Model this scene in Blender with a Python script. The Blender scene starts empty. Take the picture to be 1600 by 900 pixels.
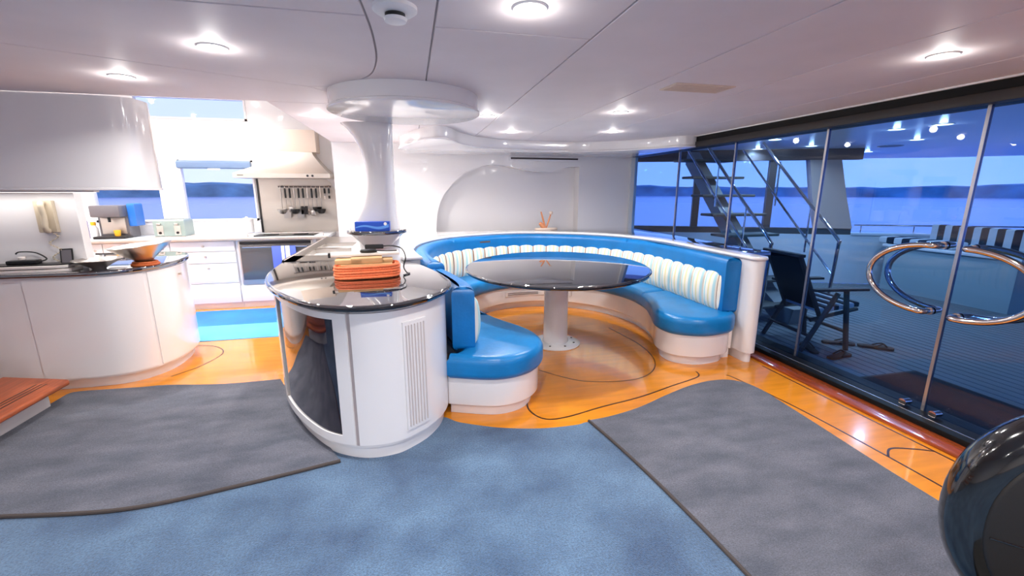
import bpy, bmesh, math, random
from mathutils import Vector, Matrix
random.seed(7)
S = bpy.context.scene
C = S.collection
PI = math.pi

# ------------------------------------------------------------------ camera
cd = bpy.data.cameras.new('camera'); cam = bpy.data.objects.new('camera', cd); C.objects.link(cam)
cd.sensor_width = 36.0; cd.lens = 680.0 / 1600.0 * 36.0; cd.clip_end = 3000; cd.clip_start = 0.02
cam.location = (0, 0, 1.5)
cam.rotation_euler = (math.radians(90 - 12.6), 0, math.radians(-12.9))
S.camera = cam

# ------------------------------------------------------------------ world: clear blue dusk sky
w = bpy.data.worlds.new('dusk'); S.world = w; w.use_nodes = True
nt = w.node_tree; nt.nodes.clear()
wo = nt.nodes.new('ShaderNodeOutputWorld'); bg = nt.nodes.new('ShaderNodeBackground')
tc = nt.nodes.new('ShaderNodeTexCoord'); sx = nt.nodes.new('ShaderNodeSeparateXYZ'); cr = nt.nodes.new('ShaderNodeValToRGB')
nt.links.new(tc.outputs['Generated'], sx.inputs[0]); nt.links.new(sx.outputs['Z'], cr.inputs[0])
cr.color_ramp.elements[0].position = 0.0; cr.color_ramp.elements[0].color = (0.56, 0.64, 1.0, 1)
cr.color_ramp.elements[1].position = 0.7; cr.color_ramp.elements[1].color = (0.24, 0.38, 0.92, 1)
nt.links.new(cr.outputs[0], bg.inputs[0]); bg.inputs[1].default_value = 1.35
nt.links.new(bg.outputs[0], wo.inputs[0])

# ------------------------------------------------------------------ colour management
vs = S.view_settings
vs.view_transform = 'Standard'; vs.look = 'None'; vs.gamma = 1; vs.use_curve_mapping = False
vs.exposure = 0.22
LAMP_W = 13.0        # main saloon downlights
GALLEY_W = 27.0      # galley lamps

# ------------------------------------------------------------------ helpers
def lin(c):
    return tuple(((v / 255) / 12.92 if v / 255 <= 0.04045 else ((v / 255 + 0.055) / 1.055) ** 2.4) for v in c)
MATS = {}
def mat(name, rgb, rough=0.5, metal=0.0, coat=0.0, var=0.0, scale=8.0, bump=0.0, bscale=200.0, emit=0.0, fine=0.0, sheen=0.0, spec=0.5, stretch=(1,1,1), rgb2=None):
    m = bpy.data.materials.new(name); m.use_nodes = True; MATS[name] = m
    n = m.node_tree.nodes; l = m.node_tree.links; b = n['Principled BSDF']
    c = lin(rgb) + (1,)
    b.inputs['Base Color'].default_value = c; b.inputs['Roughness'].default_value = rough
    b.inputs['Metallic'].default_value = metal; b.inputs['Coat Weight'].default_value = coat
    b.inputs['Coat Roughness'].default_value = 0.04; b.inputs['Sheen Weight'].default_value = sheen
    b.inputs['Specular IOR Level'].default_value = spec
    if emit:
        b.inputs['Emission Color'].default_value = c; b.inputs['Emission Strength'].default_value = emit
    t = n.new('ShaderNodeTexCoord'); mp = n.new('ShaderNodeMapping'); mp.inputs['Scale'].default_value = stretch
    l.new(t.outputs['Object'], mp.inputs[0])
    nz = n.new('ShaderNodeTexNoise'); nz.inputs['Scale'].default_value = scale; nz.inputs['Detail'].default_value = 5
    l.new(mp.outputs[0], nz.inputs['Vector'])
    if var or rgb2:
        r = n.new('ShaderNodeValToRGB'); r.color_ramp.elements[0].position = 0.32; r.color_ramp.elements[1].position = 0.68
        if rgb2: a, d = lin(rgb) + (1,), lin(rgb2) + (1,)
        else: a = tuple(v * (1 - var) for v in c[:3]) + (1,); d = tuple(min(1, v * (1 + var)) for v in c[:3]) + (1,)
        r.color_ramp.elements[0].color = a; r.color_ramp.elements[1].color = d
        
        l.new(nz.outputs['Fac'], r.inputs[0]); l.new(r.outputs[0], b.inputs['Base Color'])
        if fine:   # tuft speckle
            n2 = n.new('ShaderNodeTexNoise'); n2.inputs['Scale'].default_value = 110; n2.inputs['Detail'].default_value = 4; l.new(mp.outputs[0], n2.inputs['Vector'])
            mr = n.new('ShaderNodeMapRange'); mr.inputs[1].default_value = .3; mr.inputs[2].default_value = .7; mr.inputs[3].default_value = 1 - fine; mr.inputs[4].default_value = 1 + fine; l.new(n2.outputs['Fac'], mr.inputs[0])
            mm = n.new('ShaderNodeVectorMath'); mm.operation = 'SCALE'; l.new(r.outputs[0], mm.inputs[0]); l.new(mr.outputs[0], mm.inputs['Scale']); l.new(mm.outputs[0], b.inputs['Base Color'])
    if bump:
        nb = n.new('ShaderNodeTexNoise'); nb.inputs['Scale'].default_value = bscale; nb.inputs['Detail'].default_value = 3
        l.new(mp.outputs[0], nb.inputs['Vector'])
        bp = n.new('ShaderNodeBump'); bp.inputs['Strength'].default_value = bump; bp.inputs['Distance'].default_value = 0.01
        l.new(nb.outputs['Fac'], bp.inputs['Height']); l.new(bp.outputs[0], b.inputs['Normal'])
    return m
def glass(name, tint):
    m = bpy.data.materials.new(name); m.use_nodes = True; MATS[name] = m
    n = m.node_tree.nodes; l = m.node_tree.links; n.clear()
    o = n.new('ShaderNodeOutputMaterial'); mx = n.new('ShaderNodeMixShader'); tr = n.new('ShaderNodeBsdfTransparent'); gl = n.new('ShaderNodeBsdfGlossy')
    fr = n.new('ShaderNodeFresnel'); fr.inputs[0].default_value = 1.45
    tr.inputs[0].default_value = tint + (1,); gl.inputs['Roughness'].default_value = 0.0
    ge = n.new('ShaderNodeNewGeometry'); mu = n.new('ShaderNodeMath'); mu.operation = 'MULTIPLY'; iv = n.new('ShaderNodeMath'); iv.operation = 'SUBTRACT'; iv.inputs[0].default_value = 1.0
    l.new(ge.outputs['Backfacing'], iv.inputs[1]); l.new(fr.outputs[0], mu.inputs[0]); l.new(iv.outputs[0], mu.inputs[1])
    l.new(mu.outputs[0], mx.inputs[0]); l.new(tr.outputs[0], mx.inputs[1]); l.new(gl.outputs[0], mx.inputs[2]); l.new(mx.outputs[0], o.inputs[0])
    return m

def finish(name, bm, m, parent=None, smooth=True, angle=0.7):
    bmesh.ops.recalc_face_normals(bm, faces=bm.faces)
    me = bpy.data.meshes.new(name); bm.to_mesh(me); bm.free()
    if smooth:
        for p in me.polygons: p.use_smooth = True
        me.set_sharp_from_angle(angle=angle)
    me.materials.append(MATS[m] if isinstance(m, str) else m)
    o = bpy.data.objects.new(name, me); C.objects.link(o)
    if parent: o.parent = parent
    return o
def thing(name, label, cat, loc=(0,0,0), rz=0, group=None):
    o = bpy.data.objects.new(name, None); C.objects.link(o); o.empty_display_size = 0.1
    o.location = loc; o.rotation_euler = (0, 0, rz); o['label'] = label; o['category'] = cat
    if group: o['group'] = group
    return o
def tag(o, label, cat, group=None):
    o['label'] = label; o['category'] = cat
    if group: o['group'] = group
    return o
def struct(o, label=None):
    o['kind'] = 'structure'
    if label: o['label'] = label
    return o
def spline(pts, n=8, closed=False):
    P = [Vector(p) for p in pts]; out = []; k = len(P)
    for i in range(k if closed else k - 1):
        if closed: a, b, c, d = P[i-1], P[i], P[(i+1) % k], P[(i+2) % k]
        else: a, b, c, d = P[max(i-1,0)], P[i], P[i+1], P[min(i+2,k-1)]
        for j in range(n):
            t = j / n
            out.append(0.5 * ((2*b) + (c-a)*t + (2*a-5*b+4*c-d)*t*t + (3*b-a-3*c+d)*t**3))
    if not closed: out.append(P[-1].copy())
    return out
def area2(p): return sum(p[i-1][0]*p[i][1] - p[i][0]*p[i-1][1] for i in range(len(p)))
def ccw(p): p = [Vector((q[0], q[1])) for q in p]; return p if area2(p) > 0 else p[::-1]
def normals(p, closed=True):
    """left-hand-outside normals for a CCW polygon / right side of an open path"""
    n = len(p); out = []
    for i in range(n):
        a = p[i-1] if (closed or i > 0) else p[i]; b = p[(i+1) % n] if (closed or i < n-1) else p[i]
        e1 = Vector(p[i]) - Vector(a); e2 = Vector(b) - Vector(p[i])
        e1 = Vector((e1[0], e1[1])); e2 = Vector((e2[0], e2[1]))
        if e1.length > 1e-9: e1.normalize()
        if e2.length > 1e-9: e2.normalize()
        t = e1 + e2
        if t.length < 1e-6: t = e1
        t.normalize()
        nn = Vector((t.y, -t.x)); ref = e1 if e1.length > .5 else e2
        cs = max(0.5, nn.dot(Vector((ref.y, -ref.x))))
        out.append(nn / cs)
    return out
def offset(p, d, closed=True):
    nn = normals(p, closed); return [Vector((q[0], q[1])) + m * d for q, m in zip(p, nn)]
def prism_bm(outline, z0, z1, rb=0.0, rt=0.0, seg=4, bm=None):
    p = ccw(outline); nn = normals(p); bm = bm or bmesh.new(); rings = []
    prof = []
    if rb > 0: prof += [(rb * (1 - math.sin(a)), z0 + rb * (1 - math.cos(a))) for a in [i * PI / 2 / seg for i in range(seg + 1)]]
    else: prof.append((0, z0))
    if rt > 0: prof += [(rt * (1 - math.cos(a)), z1 - rt + rt * math.sin(a)) for a in [i * PI / 2 / seg for i in range(seg + 1)]]
    else: prof.append((0, z1))
    for off, z in prof: rings.append([bm.verts.new((q.x - m.x * off, q.y - m.y * off, z)) for q, m in zip(p, nn)])
    k = len(p)
    for a, b in zip(rings, rings[1:]):
        for i in range(k): bm.faces.new((a[i-1], a[i], b[i], b[i-1]))
    bm.faces.new(rings[0][::-1]); bm.faces.new(rings[-1])
    return bm
def prism(name, outline, z0, z1, m, parent=None, rb=0.0, rt=0.0, seg=4):
    return finish(name, prism_bm(outline, z0, z1, rb, rt, seg), m, parent)
def box_bm(x0, x1, y0, y1, z0, z1, bev=0.0, bm=None, seg=2):
    b2 = bmesh.new()
    vs_ = [b2.verts.new((x, y, z)) for x in (x0, x1) for y in (y0, y1) for z in (z0, z1)]
    for f in ((0,1,3,2),(4,6,7,5),(0,4,5,1),(2,3,7,6),(0,2,6,4),(1,5,7,3)): b2.faces.new([vs_[i] for i in f])
    if bev: bmesh.ops.bevel(b2, geom=b2.edges[:], offset=bev, segments=seg, profile=0.5, affect='EDGES')
    if bm is None: return b2
    me = bpy.data.meshes.new('t'); b2.to_mesh(me); b2.free(); bm.from_mesh(me); bpy.data.meshes.remove(me); return bm
def box(name, x0, x1, y0, y1, z0, z1, m, parent=None, bev=0.0):
    return finish(name, box_bm(x0, x1, y0, y1, z0, z1, bev), m, parent)
def tube_bm(path, r, seg=10, closed=False, bm=None, caps=True):
    bm = bm or bmesh.new(); P = [Vector(p) for p in path]; n = len(P); rings = []
    up = None
    for i in range(n):
        if closed: t = P[(i+1) % n] - P[i-1]
        else: t = P[min(i+1, n-1)] - P[max(i-1, 0)]
        t.normalize()
        if up is None:
            up = Vector((0,0,1)) if abs(t.z) < 0.9 else Vector((1,0,0))
        u = up - t * up.dot(t)
        if u.length < 1e-4: u = t.orthogonal()
        u.normalize(); v = t.cross(u); up = u
        rr = r[i] if isinstance(r, (list, tuple)) else r
        rings.append([bm.verts.new(P[i] + (u * math.cos(a) + v * math.sin(a)) * rr) for a in [2*PI*j/seg for j in range(seg)]])
    for i in range(n if closed else n-1):
        a, b = rings[i], rings[(i+1) % n]
        for j in range(seg): bm.faces.new((a[j-1], a[j], b[j], b[j-1]))
    if not closed and caps: bm.faces.new(rings[0]); bm.faces.new(rings[-1][::-1])
    return bm
def tube(name, path, r, m, parent=None, seg=10, closed=False): return finish(name, tube_bm(path, r, seg, closed), m, parent)
def lathe_bm(prof, c=(0,0,0), seg=40, bm=None, a0=0, a1=2*PI):
    bm = bm or bmesh.new(); rings = []
    for r, z in prof:
        rings.append([bm.verts.new((c[0] + r*math.cos(a), c[1] + r*math.sin(a), c[2] + z)) for a in [2*PI*j/seg for j in range(seg)]] if r > 1e-6 else [bm.verts.new((c[0], c[1], c[2]+z))])
    for a, b in zip(rings, rings[1:]):
        for j in range(seg):
            if len(a) == 1 and len(b) == 1: continue
            if len(a) == 1: bm.faces.new((a[0], b[j-1], b[j]))
            elif len(b) == 1: bm.faces.new((a[j-1], a[j], b[0]))
            else: bm.faces.new((a[j-1], a[j], b[j], b[j-1]))
    return bm
def lathe(name, prof, m, parent=None, c=(0,0,0), seg=40): return finish(name, lathe_bm(prof, c, seg), m, parent)
def circle(cx, cy, r, n=64, ry=None): return [(cx + r*math.cos(2*PI*i/n), cy + (ry or r)*math.sin(2*PI*i/n)) for i in range(n)]
def strip_bm(path, d0, d1, z0, z1, bm=None):
    """solid strip along an open path between two sideways offsets"""
    a = offset(path, d0, False); b = offset(path, d1, False)
    return prism_bm(list(a) + list(b)[::-1], z0, z1, bm=bm)
def strip(name, path, d0, d1, z0, z1, m, parent=None): return finish(name, strip_bm(path, d0, d1, z0, z1), m, parent)
def near(path, p): return min(range(len(path)), key=lambda i: (path[i][0]-p[0])**2 + (path[i][1]-p[1])**2)
def sub(path, a, b):
    i, j = sorted((near(path, a), near(path, b))); return path[i:j+1]
def loft_bm(sections, bm=None, cap=True):
    bm = bm or bmesh.new(); R = [[bm.verts.new(p) for p in s] for s in sections]; k = len(R[0])
    for a, b in zip(R, R[1:]):
        for j in range(k): bm.faces.new((a[j-1], a[j], b[j], b[j-1]))
    if cap: bm.faces.new(R[0][::-1]); bm.faces.new(R[-1])
    return bm
def copy_tree(o, parent=None):
    c = o.copy(); C.objects.link(c); c.parent = parent
    for ch in list(o.children): copy_tree(ch, c)
    return c

# ------------------------------------------------------------------ materials
mat('gelcoat', (236, 233, 233), rough=0.16, coat=0.6)
mat('wall_white', (234, 231, 231), rough=0.25, coat=0.3)
mat('headliner', (230, 220, 221), rough=0.6, var=0.03, scale=3)
mat('joint', (172, 162, 162), rough=0.8)
mat('wood_floor', (224, 140, 36), rough=0.16, coat=0.6, var=0.12, scale=4, stretch=(0.6, 5, 1))
mat('inlay', (60, 34, 14), rough=0.3)
mat('mahogany', (150, 66, 26), rough=0.2, coat=0.6, var=0.25, scale=6, stretch=(8, 0.8, 4))
mat('tread_wood', (160, 78, 40), rough=0.35, var=0.22, scale=6, stretch=(10, 0.8, 4))
mat('carpet_blue', (44, 78, 116), rough=1.0, rgb2=(92, 126, 160), fine=0.35, scale=2.6, bump=0.9, bscale=260, sheen=0.3, spec=0.1)
mat('rug_grey', (82, 88, 104), rough=1.0, rgb2=(116, 118, 132), fine=0.32, scale=3.2, stretch=(1, 2.2, 1), bump=0.9, bscale=260, sheen=0.2, spec=0.1)
mat('rug_binding', (70, 62, 60), rough=0.9, bump=0.4)
mat('mat_blue', (24, 118, 200), rough=0.55, var=0.12, scale=3)
mat('mat_blue_light', (86, 172, 232), rough=0.55, var=0.08, scale=3)
mat('leather_blue', (4, 112, 182), rough=0.36, var=0.10, scale=5, bump=0.12, bscale=60)
mat('leather_seat', (14, 120, 186), rough=0.34, var=0.12, scale=5, bump=0.14, bscale=40)
g_ = mat('granite', (24, 22, 22), rough=0.03, coat=1.0, spec=0.9).node_tree.nodes['Principled BSDF']; g_.inputs['IOR'].default_value = 2.0; g_.inputs['Coat IOR'].default_value = 1.8
mat('granite_edge', (16, 18, 24), rough=0.06, coat=1.0)
mat('steel', (190, 184, 178), rough=0.28, metal=1.0, bump=0.03, bscale=90, stretch=(1, 14, 1))
mat('steel_soft', (205, 196, 186), rough=0.42, metal=0.9)
mat('chrome', (225, 215, 208), rough=0.06, metal=1.0)
mat('dark_steel', (62, 60, 60), rough=0.3, metal=0.9)
mat('black_plastic', (20, 20, 22), rough=0.4)
mat('black_lacquer', (12, 11, 11), rough=0.12, coat=1.0)
mat('black_pad', (26, 23, 22), rough=0.5)
mat('black_frame', (14, 13, 13), rough=0.5, spec=0.2)
mat('header_grey', (44, 39, 37), rough=0.5)
mat('smoked_glass', (22, 16, 34), rough=0.04, coat=1.0, spec=0.8)
mat('oven_glass', (84, 82, 84), rough=0.15, coat=0.8)
mat('edge_metal', (176, 176, 182), rough=0.25, metal=0.8)
mat('cord_orange', (240, 120, 72), rough=0.6, var=0.18, scale=120)
mat('cardboard', (196, 158, 112), rough=0.85, var=0.12, scale=10)
mat('tray_white', (226, 218, 212), rough=0.5)
mat('box_blue', (24, 78, 190), rough=0.4)
mat('box_light_blue', (96, 156, 236), rough=0.4)
mat('phone_beige', (206, 192, 168), rough=0.5)
mat('orange_ring', (196, 98, 44), rough=0.6, bump=0.5, bscale=80)
mat('chips', (240, 164, 40), rough=0.6)
mat('paper_white', (240, 238, 236), rough=0.7)
mat('coral', (226, 150, 104), rough=0.6)
mat('coral_pale', (226, 206, 190), rough=0.6)
mat('vent_dark', (96, 84, 80), rough=0.5)
mat('louvre', (206, 196, 194), rough=0.4)
mat('blind_grey', (104, 126, 158), rough=0.4)
mat('purple', (108, 72, 176), rough=0.4)
mat('yellow', (234, 172, 30), rough=0.4)
mat('toaster_green', (150, 164, 158), rough=0.35, metal=0.3)
mat('appliance_grey', (112, 108, 112), rough=0.35, metal=0.3)
mat('plastic_blue', (44, 110, 196), rough=0.3)
mat('towel_blue', (92, 112, 206), rough=0.95)
mat('towel_white', (236, 236, 240), rough=0.95)
mat('deck', (104, 112, 116), rough=0.7, var=0.12, scale=5, stretch=(8, 0.6, 1))
mat('caulk', (44, 48, 54), rough=0.8)
mat('boat_white', (214, 218, 222), rough=0.3)
mat('boat_grey', (150, 168, 172), rough=0.5)
mat('bronze_frame', (66, 58, 56), rough=0.4)
mat('pillar_tan', (170, 156, 148), rough=0.5)
mat('doormat', (16, 18, 22), rough=0.95, bump=0.5)
mat('chair_wood', (74, 60, 52), rough=0.55, var=0.2, scale=20)
mat('chair_canvas', (18, 17, 18), rough=0.9)
mat('stair_tread', (88, 86, 78), rough=0.6)
mat('stair_beam', (146, 146, 140), rough=0.5)
mat('sandal', (66, 54, 44), rough=0.8)
mat('stripe_dark', (24, 26, 44), rough=0.9)
mat('stripe_light', (206, 208, 212), rough=0.9)
mat('shore', (88, 134, 156), rough=1.0, var=0.4, scale=0.06)  # wooded shore with blue distance haze mixed into its colour
mat('lamp_lens', (255, 246, 238), emit=14.0)
mat('deck_lamp_lens', (255, 244, 226), emit=5.0)
mat('lamp_soft', (255, 246, 238), emit=2.0)
mat('lamp_trim', (236, 234, 234), rough=0.3)
mat('hatch_beige', (222, 204, 188), rough=0.6)
glass('pane_glass', (0.54, 0.74, 0.985))
glass('window_glass', (0.95, 0.97, 1.0))
# sea
m = mat('sea', (138, 160, 206), rough=0.2, spec=0.6, bump=0.05, bscale=0.35)
# striped upholstery, driven by the running length stored in the UV map
m = bpy.data.materials.new('striped_fabric'); m.use_nodes = True; MATS['striped_fabric'] = m
n = m.node_tree.nodes; l = m.node_tree.links; b = n['Principled BSDF']; b.inputs['Roughness'].default_value = 0.8
uv = n.new('ShaderNodeUVMap'); sp = n.new('ShaderNodeSeparateXYZ'); fr = n.new('ShaderNodeMath'); fr.operation = 'FRACT'
r = n.new('ShaderNodeValToRGB'); r.color_ramp.interpolation = 'CONSTANT'
l.new(uv.outputs[0], sp.inputs[0]); l.new(sp.outputs[0], fr.inputs[0]); l.new(fr.outputs[0], r.inputs[0]); l.new(r.outputs[0], b.inputs['Base Color'])
els = [(0.0, (146, 104, 82)), (0.07, (232, 226, 212)), (0.24, (176, 214, 214)), (0.38, (238, 232, 216)), (0.56, (226, 214, 164)), (0.66, (238, 232, 216)), (0.82, (176, 212, 216)), (0.94, (232, 224, 208))]
r.color_ramp.elements[0].position = els[0][0]; r.color_ramp.elements[0].color = lin(els[0][1]) + (1,)
r.color_ramp.elements[1].position = els[1][0]; r.color_ramp.elements[1].color = lin(els[1][1]) + (1,)
for p_, c_ in els[2:]:
    e = r.color_ramp.elements.new(p_); e.color = lin(c_) + (1,)

CZ = 2.11      # saloon ceiling height
GX = 3.30      # glass wall
# ================================================================== ROOM SHELL
fl = struct(prism('floor', [(-4.6, -3.2), (3.34, -3.2), (3.34, 6.85), (-4.6, 6.85)], -0.12, 0.0, 'wood_floor'))
def inlay(pts, wd=0.012, n=10):
    p = spline(pts, n); strip('inlay_line', p, -wd/2, wd/2, 0.0, 0.0012, 'inlay', fl)
inlay([(2.94, 0.2), (2.94, 1.2), (2.94, 2.3), (2.94, 3.0)])
inlay([(2.60, 0.8), (2.62, 1.6), (2.60, 2.27), (2.53, 2.8), (2.5, 2.9)])
inlay([(2.94, 1.68), (2.86, 1.72), (2.72, 1.76), (2.62, 1.70)])
inlay([(0.80, 2.95), (0.74, 2.72), (0.80, 2.56), (0.95, 2.54), (1.25, 2.62), (1.6, 2.70), (1.95, 2.82), (2.24, 2.92), (2.30, 3.02)])
inlay([(1.0, 3.35), (1.3, 3.05), (1.75, 3.0), (2.05, 3.25), (2.16, 3.7), (2.1, 4.3)], 0.008)
inlay([(-2.0, 3.9), (-1.86, 4.1), (-1.8, 4.4), (-1.95, 4.62), (-2.2, 4.7)], 0.01)

struct(prism('wall_rear', [(-4.6, -3.2), (3.34, -3.2), (3.34, -3.1), (-4.6, -3.1)], 0, 2.8, 'wall_white'))
struct(prism('wall_left', [(-4.6, -3.1), (-4.5, -3.1), (-4.5, 6.85), (-4.6, 6.85)], 0, 2.8, 'wall_white'))
struct(prism('wall_partition', [(-4.5, 3.92), (-2.42, 3.92), (-2.42, 4.0), (-4.5, 4.0)], 0.9225, 2.11, 'wall_white'))

# back wall behind the banquette: a raised skin with a wave-topped niche cut out of it
wz = [(0.33, 0.90), (0.36, 1.20), (0.46, 1.45), (0.70, 1.70), (0.88, 1.79), (1.09, 1.85), (1.30, 1.845), (1.50, 1.81), (1.70, 1.775), (1.90, 1.765), (2.08, 1.79), (2.22, 1.83), (2.43, 1.84)]
wave = [(p.x, p.y) for p in spline([Vector((a, b_)) for a, b_ in wz], 6)]
poly = [(-0.95, 0.0), (0.33, 0.0)] + wave + [(2.43, 0.0), (3.34, 0.0), (3.34, CZ), (-0.95, CZ)]
bm = bmesh.new()
f0 = [bm.verts.new((x, 6.20, z)) for x, z in poly]; f1 = [bm.verts.new((x, 6.39, z)) for x, z in poly]
bm.faces.new(f0); bm.faces.new(f1[::-1])
for i in range(len(poly)): bm.faces.new((f0[i-1], f0[i], f1[i], f1[i-1]))
wb = struct(finish('wall_back', bm, 'wall_white', None, True, 0.5))
box('niche_back', -0.95, 3.34, 6.39, 6.45, 0, CZ, 'wall_white', wb)
# galley step between the two back walls and the galley window wall
struct(box('wall_galley_side', -0.95, -0.87, 6.45, 6.85, 0, 2.8, 'wall_white'))
WY = 6.75
# galley window wall, built around two windows and the clerestory
W1 = (-3.97, -3.18, 1.10, 1.78); W2 = (-2.95, -2.06, 1.10, 1.90); W3 = (-3.35, -2.06, 2.40, 2.68)
bm = bmesh.new()
for x0, x1, z0, z1 in [(-4.5, -0.95, 0, 1.10), (-4.5, W1[0], 1.10, 1.90), (W1[1], W2[0], 1.10, 1.90), (W1[0], W1[1], 1.78, 1.90), (W2[1], -0.95, 1.10, 1.90), (-4.5, -0.95, 1.90, 2.40), (-4.5, W3[0], 2.40, 2.68), (W3[1], -0.95, 2.40, 2.68), (-4.5, -0.95, 2.68, 2.80)]:
    box_bm(x0, x1, WY, WY + 0.1, z0, z1, bm=bm)
struct(finish('wall_galley', bm, 'wall_white', None, False))
def window(nm, W, blind):
    x0, x1, z0, z1 = W
    bm = bmesh.new(); t = 0.025
    box_bm(x0, x1, WY - 0.012, WY + 0.06, z0, z0 + t, bm=bm); box_bm(x0, x1, WY - 0.012, WY + 0.06, z1 - t, z1, bm=bm)
    box_bm(x0, x0 + t, WY - 0.012, WY + 0.06, z0, z1, bm=bm); box_bm(x1 - t, x1, WY - 0.012, WY + 0.06, z0, z1, bm=bm)
    o = struct(finish(nm, bm, 'gelcoat', None, False))
    box('pane', x0 + t, x1 - t, WY + 0.03, WY + 0.04, z0 + t, z1 - t, 'window_glass', o)
    if blind:
        bl = prism('blind_cassette', [(x0 + .01, WY - .075), (x1 - .01, WY - .075), (x1 - .01, WY - .015), (x0 + .01, WY - .015)], z1 - 0.115, z1 - 0.01, 'blind_grey', o, 0.02, 0.03)
        prism('blind_pull', [(p[0], p[1]) for p in circle((x0+x1)/2, WY - .08, .075, 24, .02)], z1 - 0.135, z1 - 0.115, 'paper_white', bl, .006, .006)
    return o
window('window_1', W1, True); window('window_2', W2, True); window('window_3', W3, False)

# ceiling: slab above, panels hung below with open joints
ceil_out = [(-4.6, -3.2), (3.34, -3.2), (3.34, 6.46), (-0.95, 6.46), (-0.95, 3.55), (-4.6, 3.55)]
ce = struct(prism('ceiling', ceil_out, CZ + 0.008, CZ + 0.12, 'joint'))
def panel(pts, g=0.004): 
    p = offset(ccw(pts), -g); prism('ceiling_panel', p, CZ, CZ + 0.0082, 'headliner', ce, rb=0.002, seg=1)
curve = [(p.x, p.y) for p in spline([Vector((-0.22, -3.1)), Vector((-0.19, -1)), Vector((-0.18, 0.6)), Vector((-0.15, 1.4)), Vector((-0.125, 1.75)), Vector((-0.115, 2.05)), Vector((-0.13, 2.4)), Vector((-0.20, 2.7)), Vector((-0.40, 2.95)), Vector((-0.57, 3.01))], 6)]
ia = min(range(len(curve)), key=lambda i: abs(curve[i][1] - 1.82))
panel([(-4.5, -3.1)] + curve[:ia+1] + [(-4.5, 1.82)])
panel([(-4.5, 1.82)] + curve[ia:] + [(-1.66, 2.45), (-4.5, 1.92)])
panel([(-4.5, 1.92), (-1.66, 2.45), (-0.57, 3.01), (-0.42, 3.2), (-0.42, 3.55), (-4.5, 3.55)])
panel(curve + [(-0.42, 3.2), (-0.42, 3.55), (0.12, 3.55), (0.12, -3.1)])
panel([(-0.95, 3.55), (0.12, 3.55), (0.12, 6.2), (-0.95, 6.2)])
panel([(0.12, -3.1), (0.76, -3.1), (0.76, 1.86), (0.12, 1.86)]); panel([(0.12, 1.86), (0.76, 1.86), (0.76, 6.2), (0.12, 6.2)])
for xa, xb in ((0.76, 1.425), (1.425, 2.08), (2.08, 2.80), (2.80, 3.22)):
    panel([(xa, -3.1), (xb, -3.1), (xb, -0.4), (xa, -0.4)]); panel([(xa, -0.4), (xb, -0.4), (xb, 6.2), (xa, 6.2)])
struct(prism('ceiling_galley', [(-4.6, 3.55), (-0.87, 3.55), (-0.87, 6.85), (-4.6, 6.85)], 2.8, 2.9, 'wall_white'))
struct(box('trim_1', -4.5, -0.95, 3.47, 3.55, CZ + 0.12, 2.8, 'wall_white'))
struct(box('trim_2', -0.95, -0.87, 3.55, 6.36, CZ + 0.12, 2.8, 'wall_white'))
# dropped soffit sweeping round above the banquette
sof = [(0.0, 6.2), (-0.1, 5.6), (0.05, 4.9), (0.22, 4.50), (0.34, 4.46), (0.44, 4.62), (0.56, 4.92), (0.74, 5.18), (1.0, 5.38), (1.30, 5.48), (1.70, 5.53), (2.1, 5.50), (2.5, 5.33), (2.8, 5.03), (2.98, 4.72), (3.06, 4.62), (3.17, 4.60)]
sp_ = [(p.x, p.y) for p in spline([Vector(p) for p in sof], 6)] + [(3.22, 4.62), (3.22, 6.2)]
so = struct(prism('trim_3', sp_, 1.995, CZ - 0.0005, 'gelcoat', None, rb=0.02))
prism('lip', offset(ccw(sp_), 0.012), 1.985, 2.003, 'gelcoat', so, rb=0.008, rt=0.004)

# glass wall --------------------------------------------------------
ys = [-2.1, -1.07, -0.04, 0.98, 2.0, 3.02, 4.06, 5.04, 6.18]
hd = struct(box('trim_4', 3.22, 3.42, -3.1, 6.2, 1.985, CZ + 0.01, 'black_frame'))
box('header_fascia', 3.205, 3.22, -3.1, 6.2, 1.985, 2.045, 'header_grey', hd, 0.004)
box('header_edge_strip', 3.19, 3.22, -3.1, 6.2, CZ - 0.012, CZ, 'gelcoat', hd, 0.004)
rl = struct(box('trim_5', 3.13, 3.42, -3.1, 6.2, 0.0, 0.055, 'black_frame', None, 0.006))
box('track_line', 3.19, 3.20, -3.1, 6.2, 0.055, 0.058, 'edge_metal', rl)
struct(box('trim_6', 2.98, 3.13, -3.1, 6.2, 0.0, 0.022, 'mahogany', None, 0.008))
struct(box('trim_7', 3.24, 3.34, 6.16, 6.2, 0.055, 1.985, 'boat_white'))
nd = nw = 0
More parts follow.
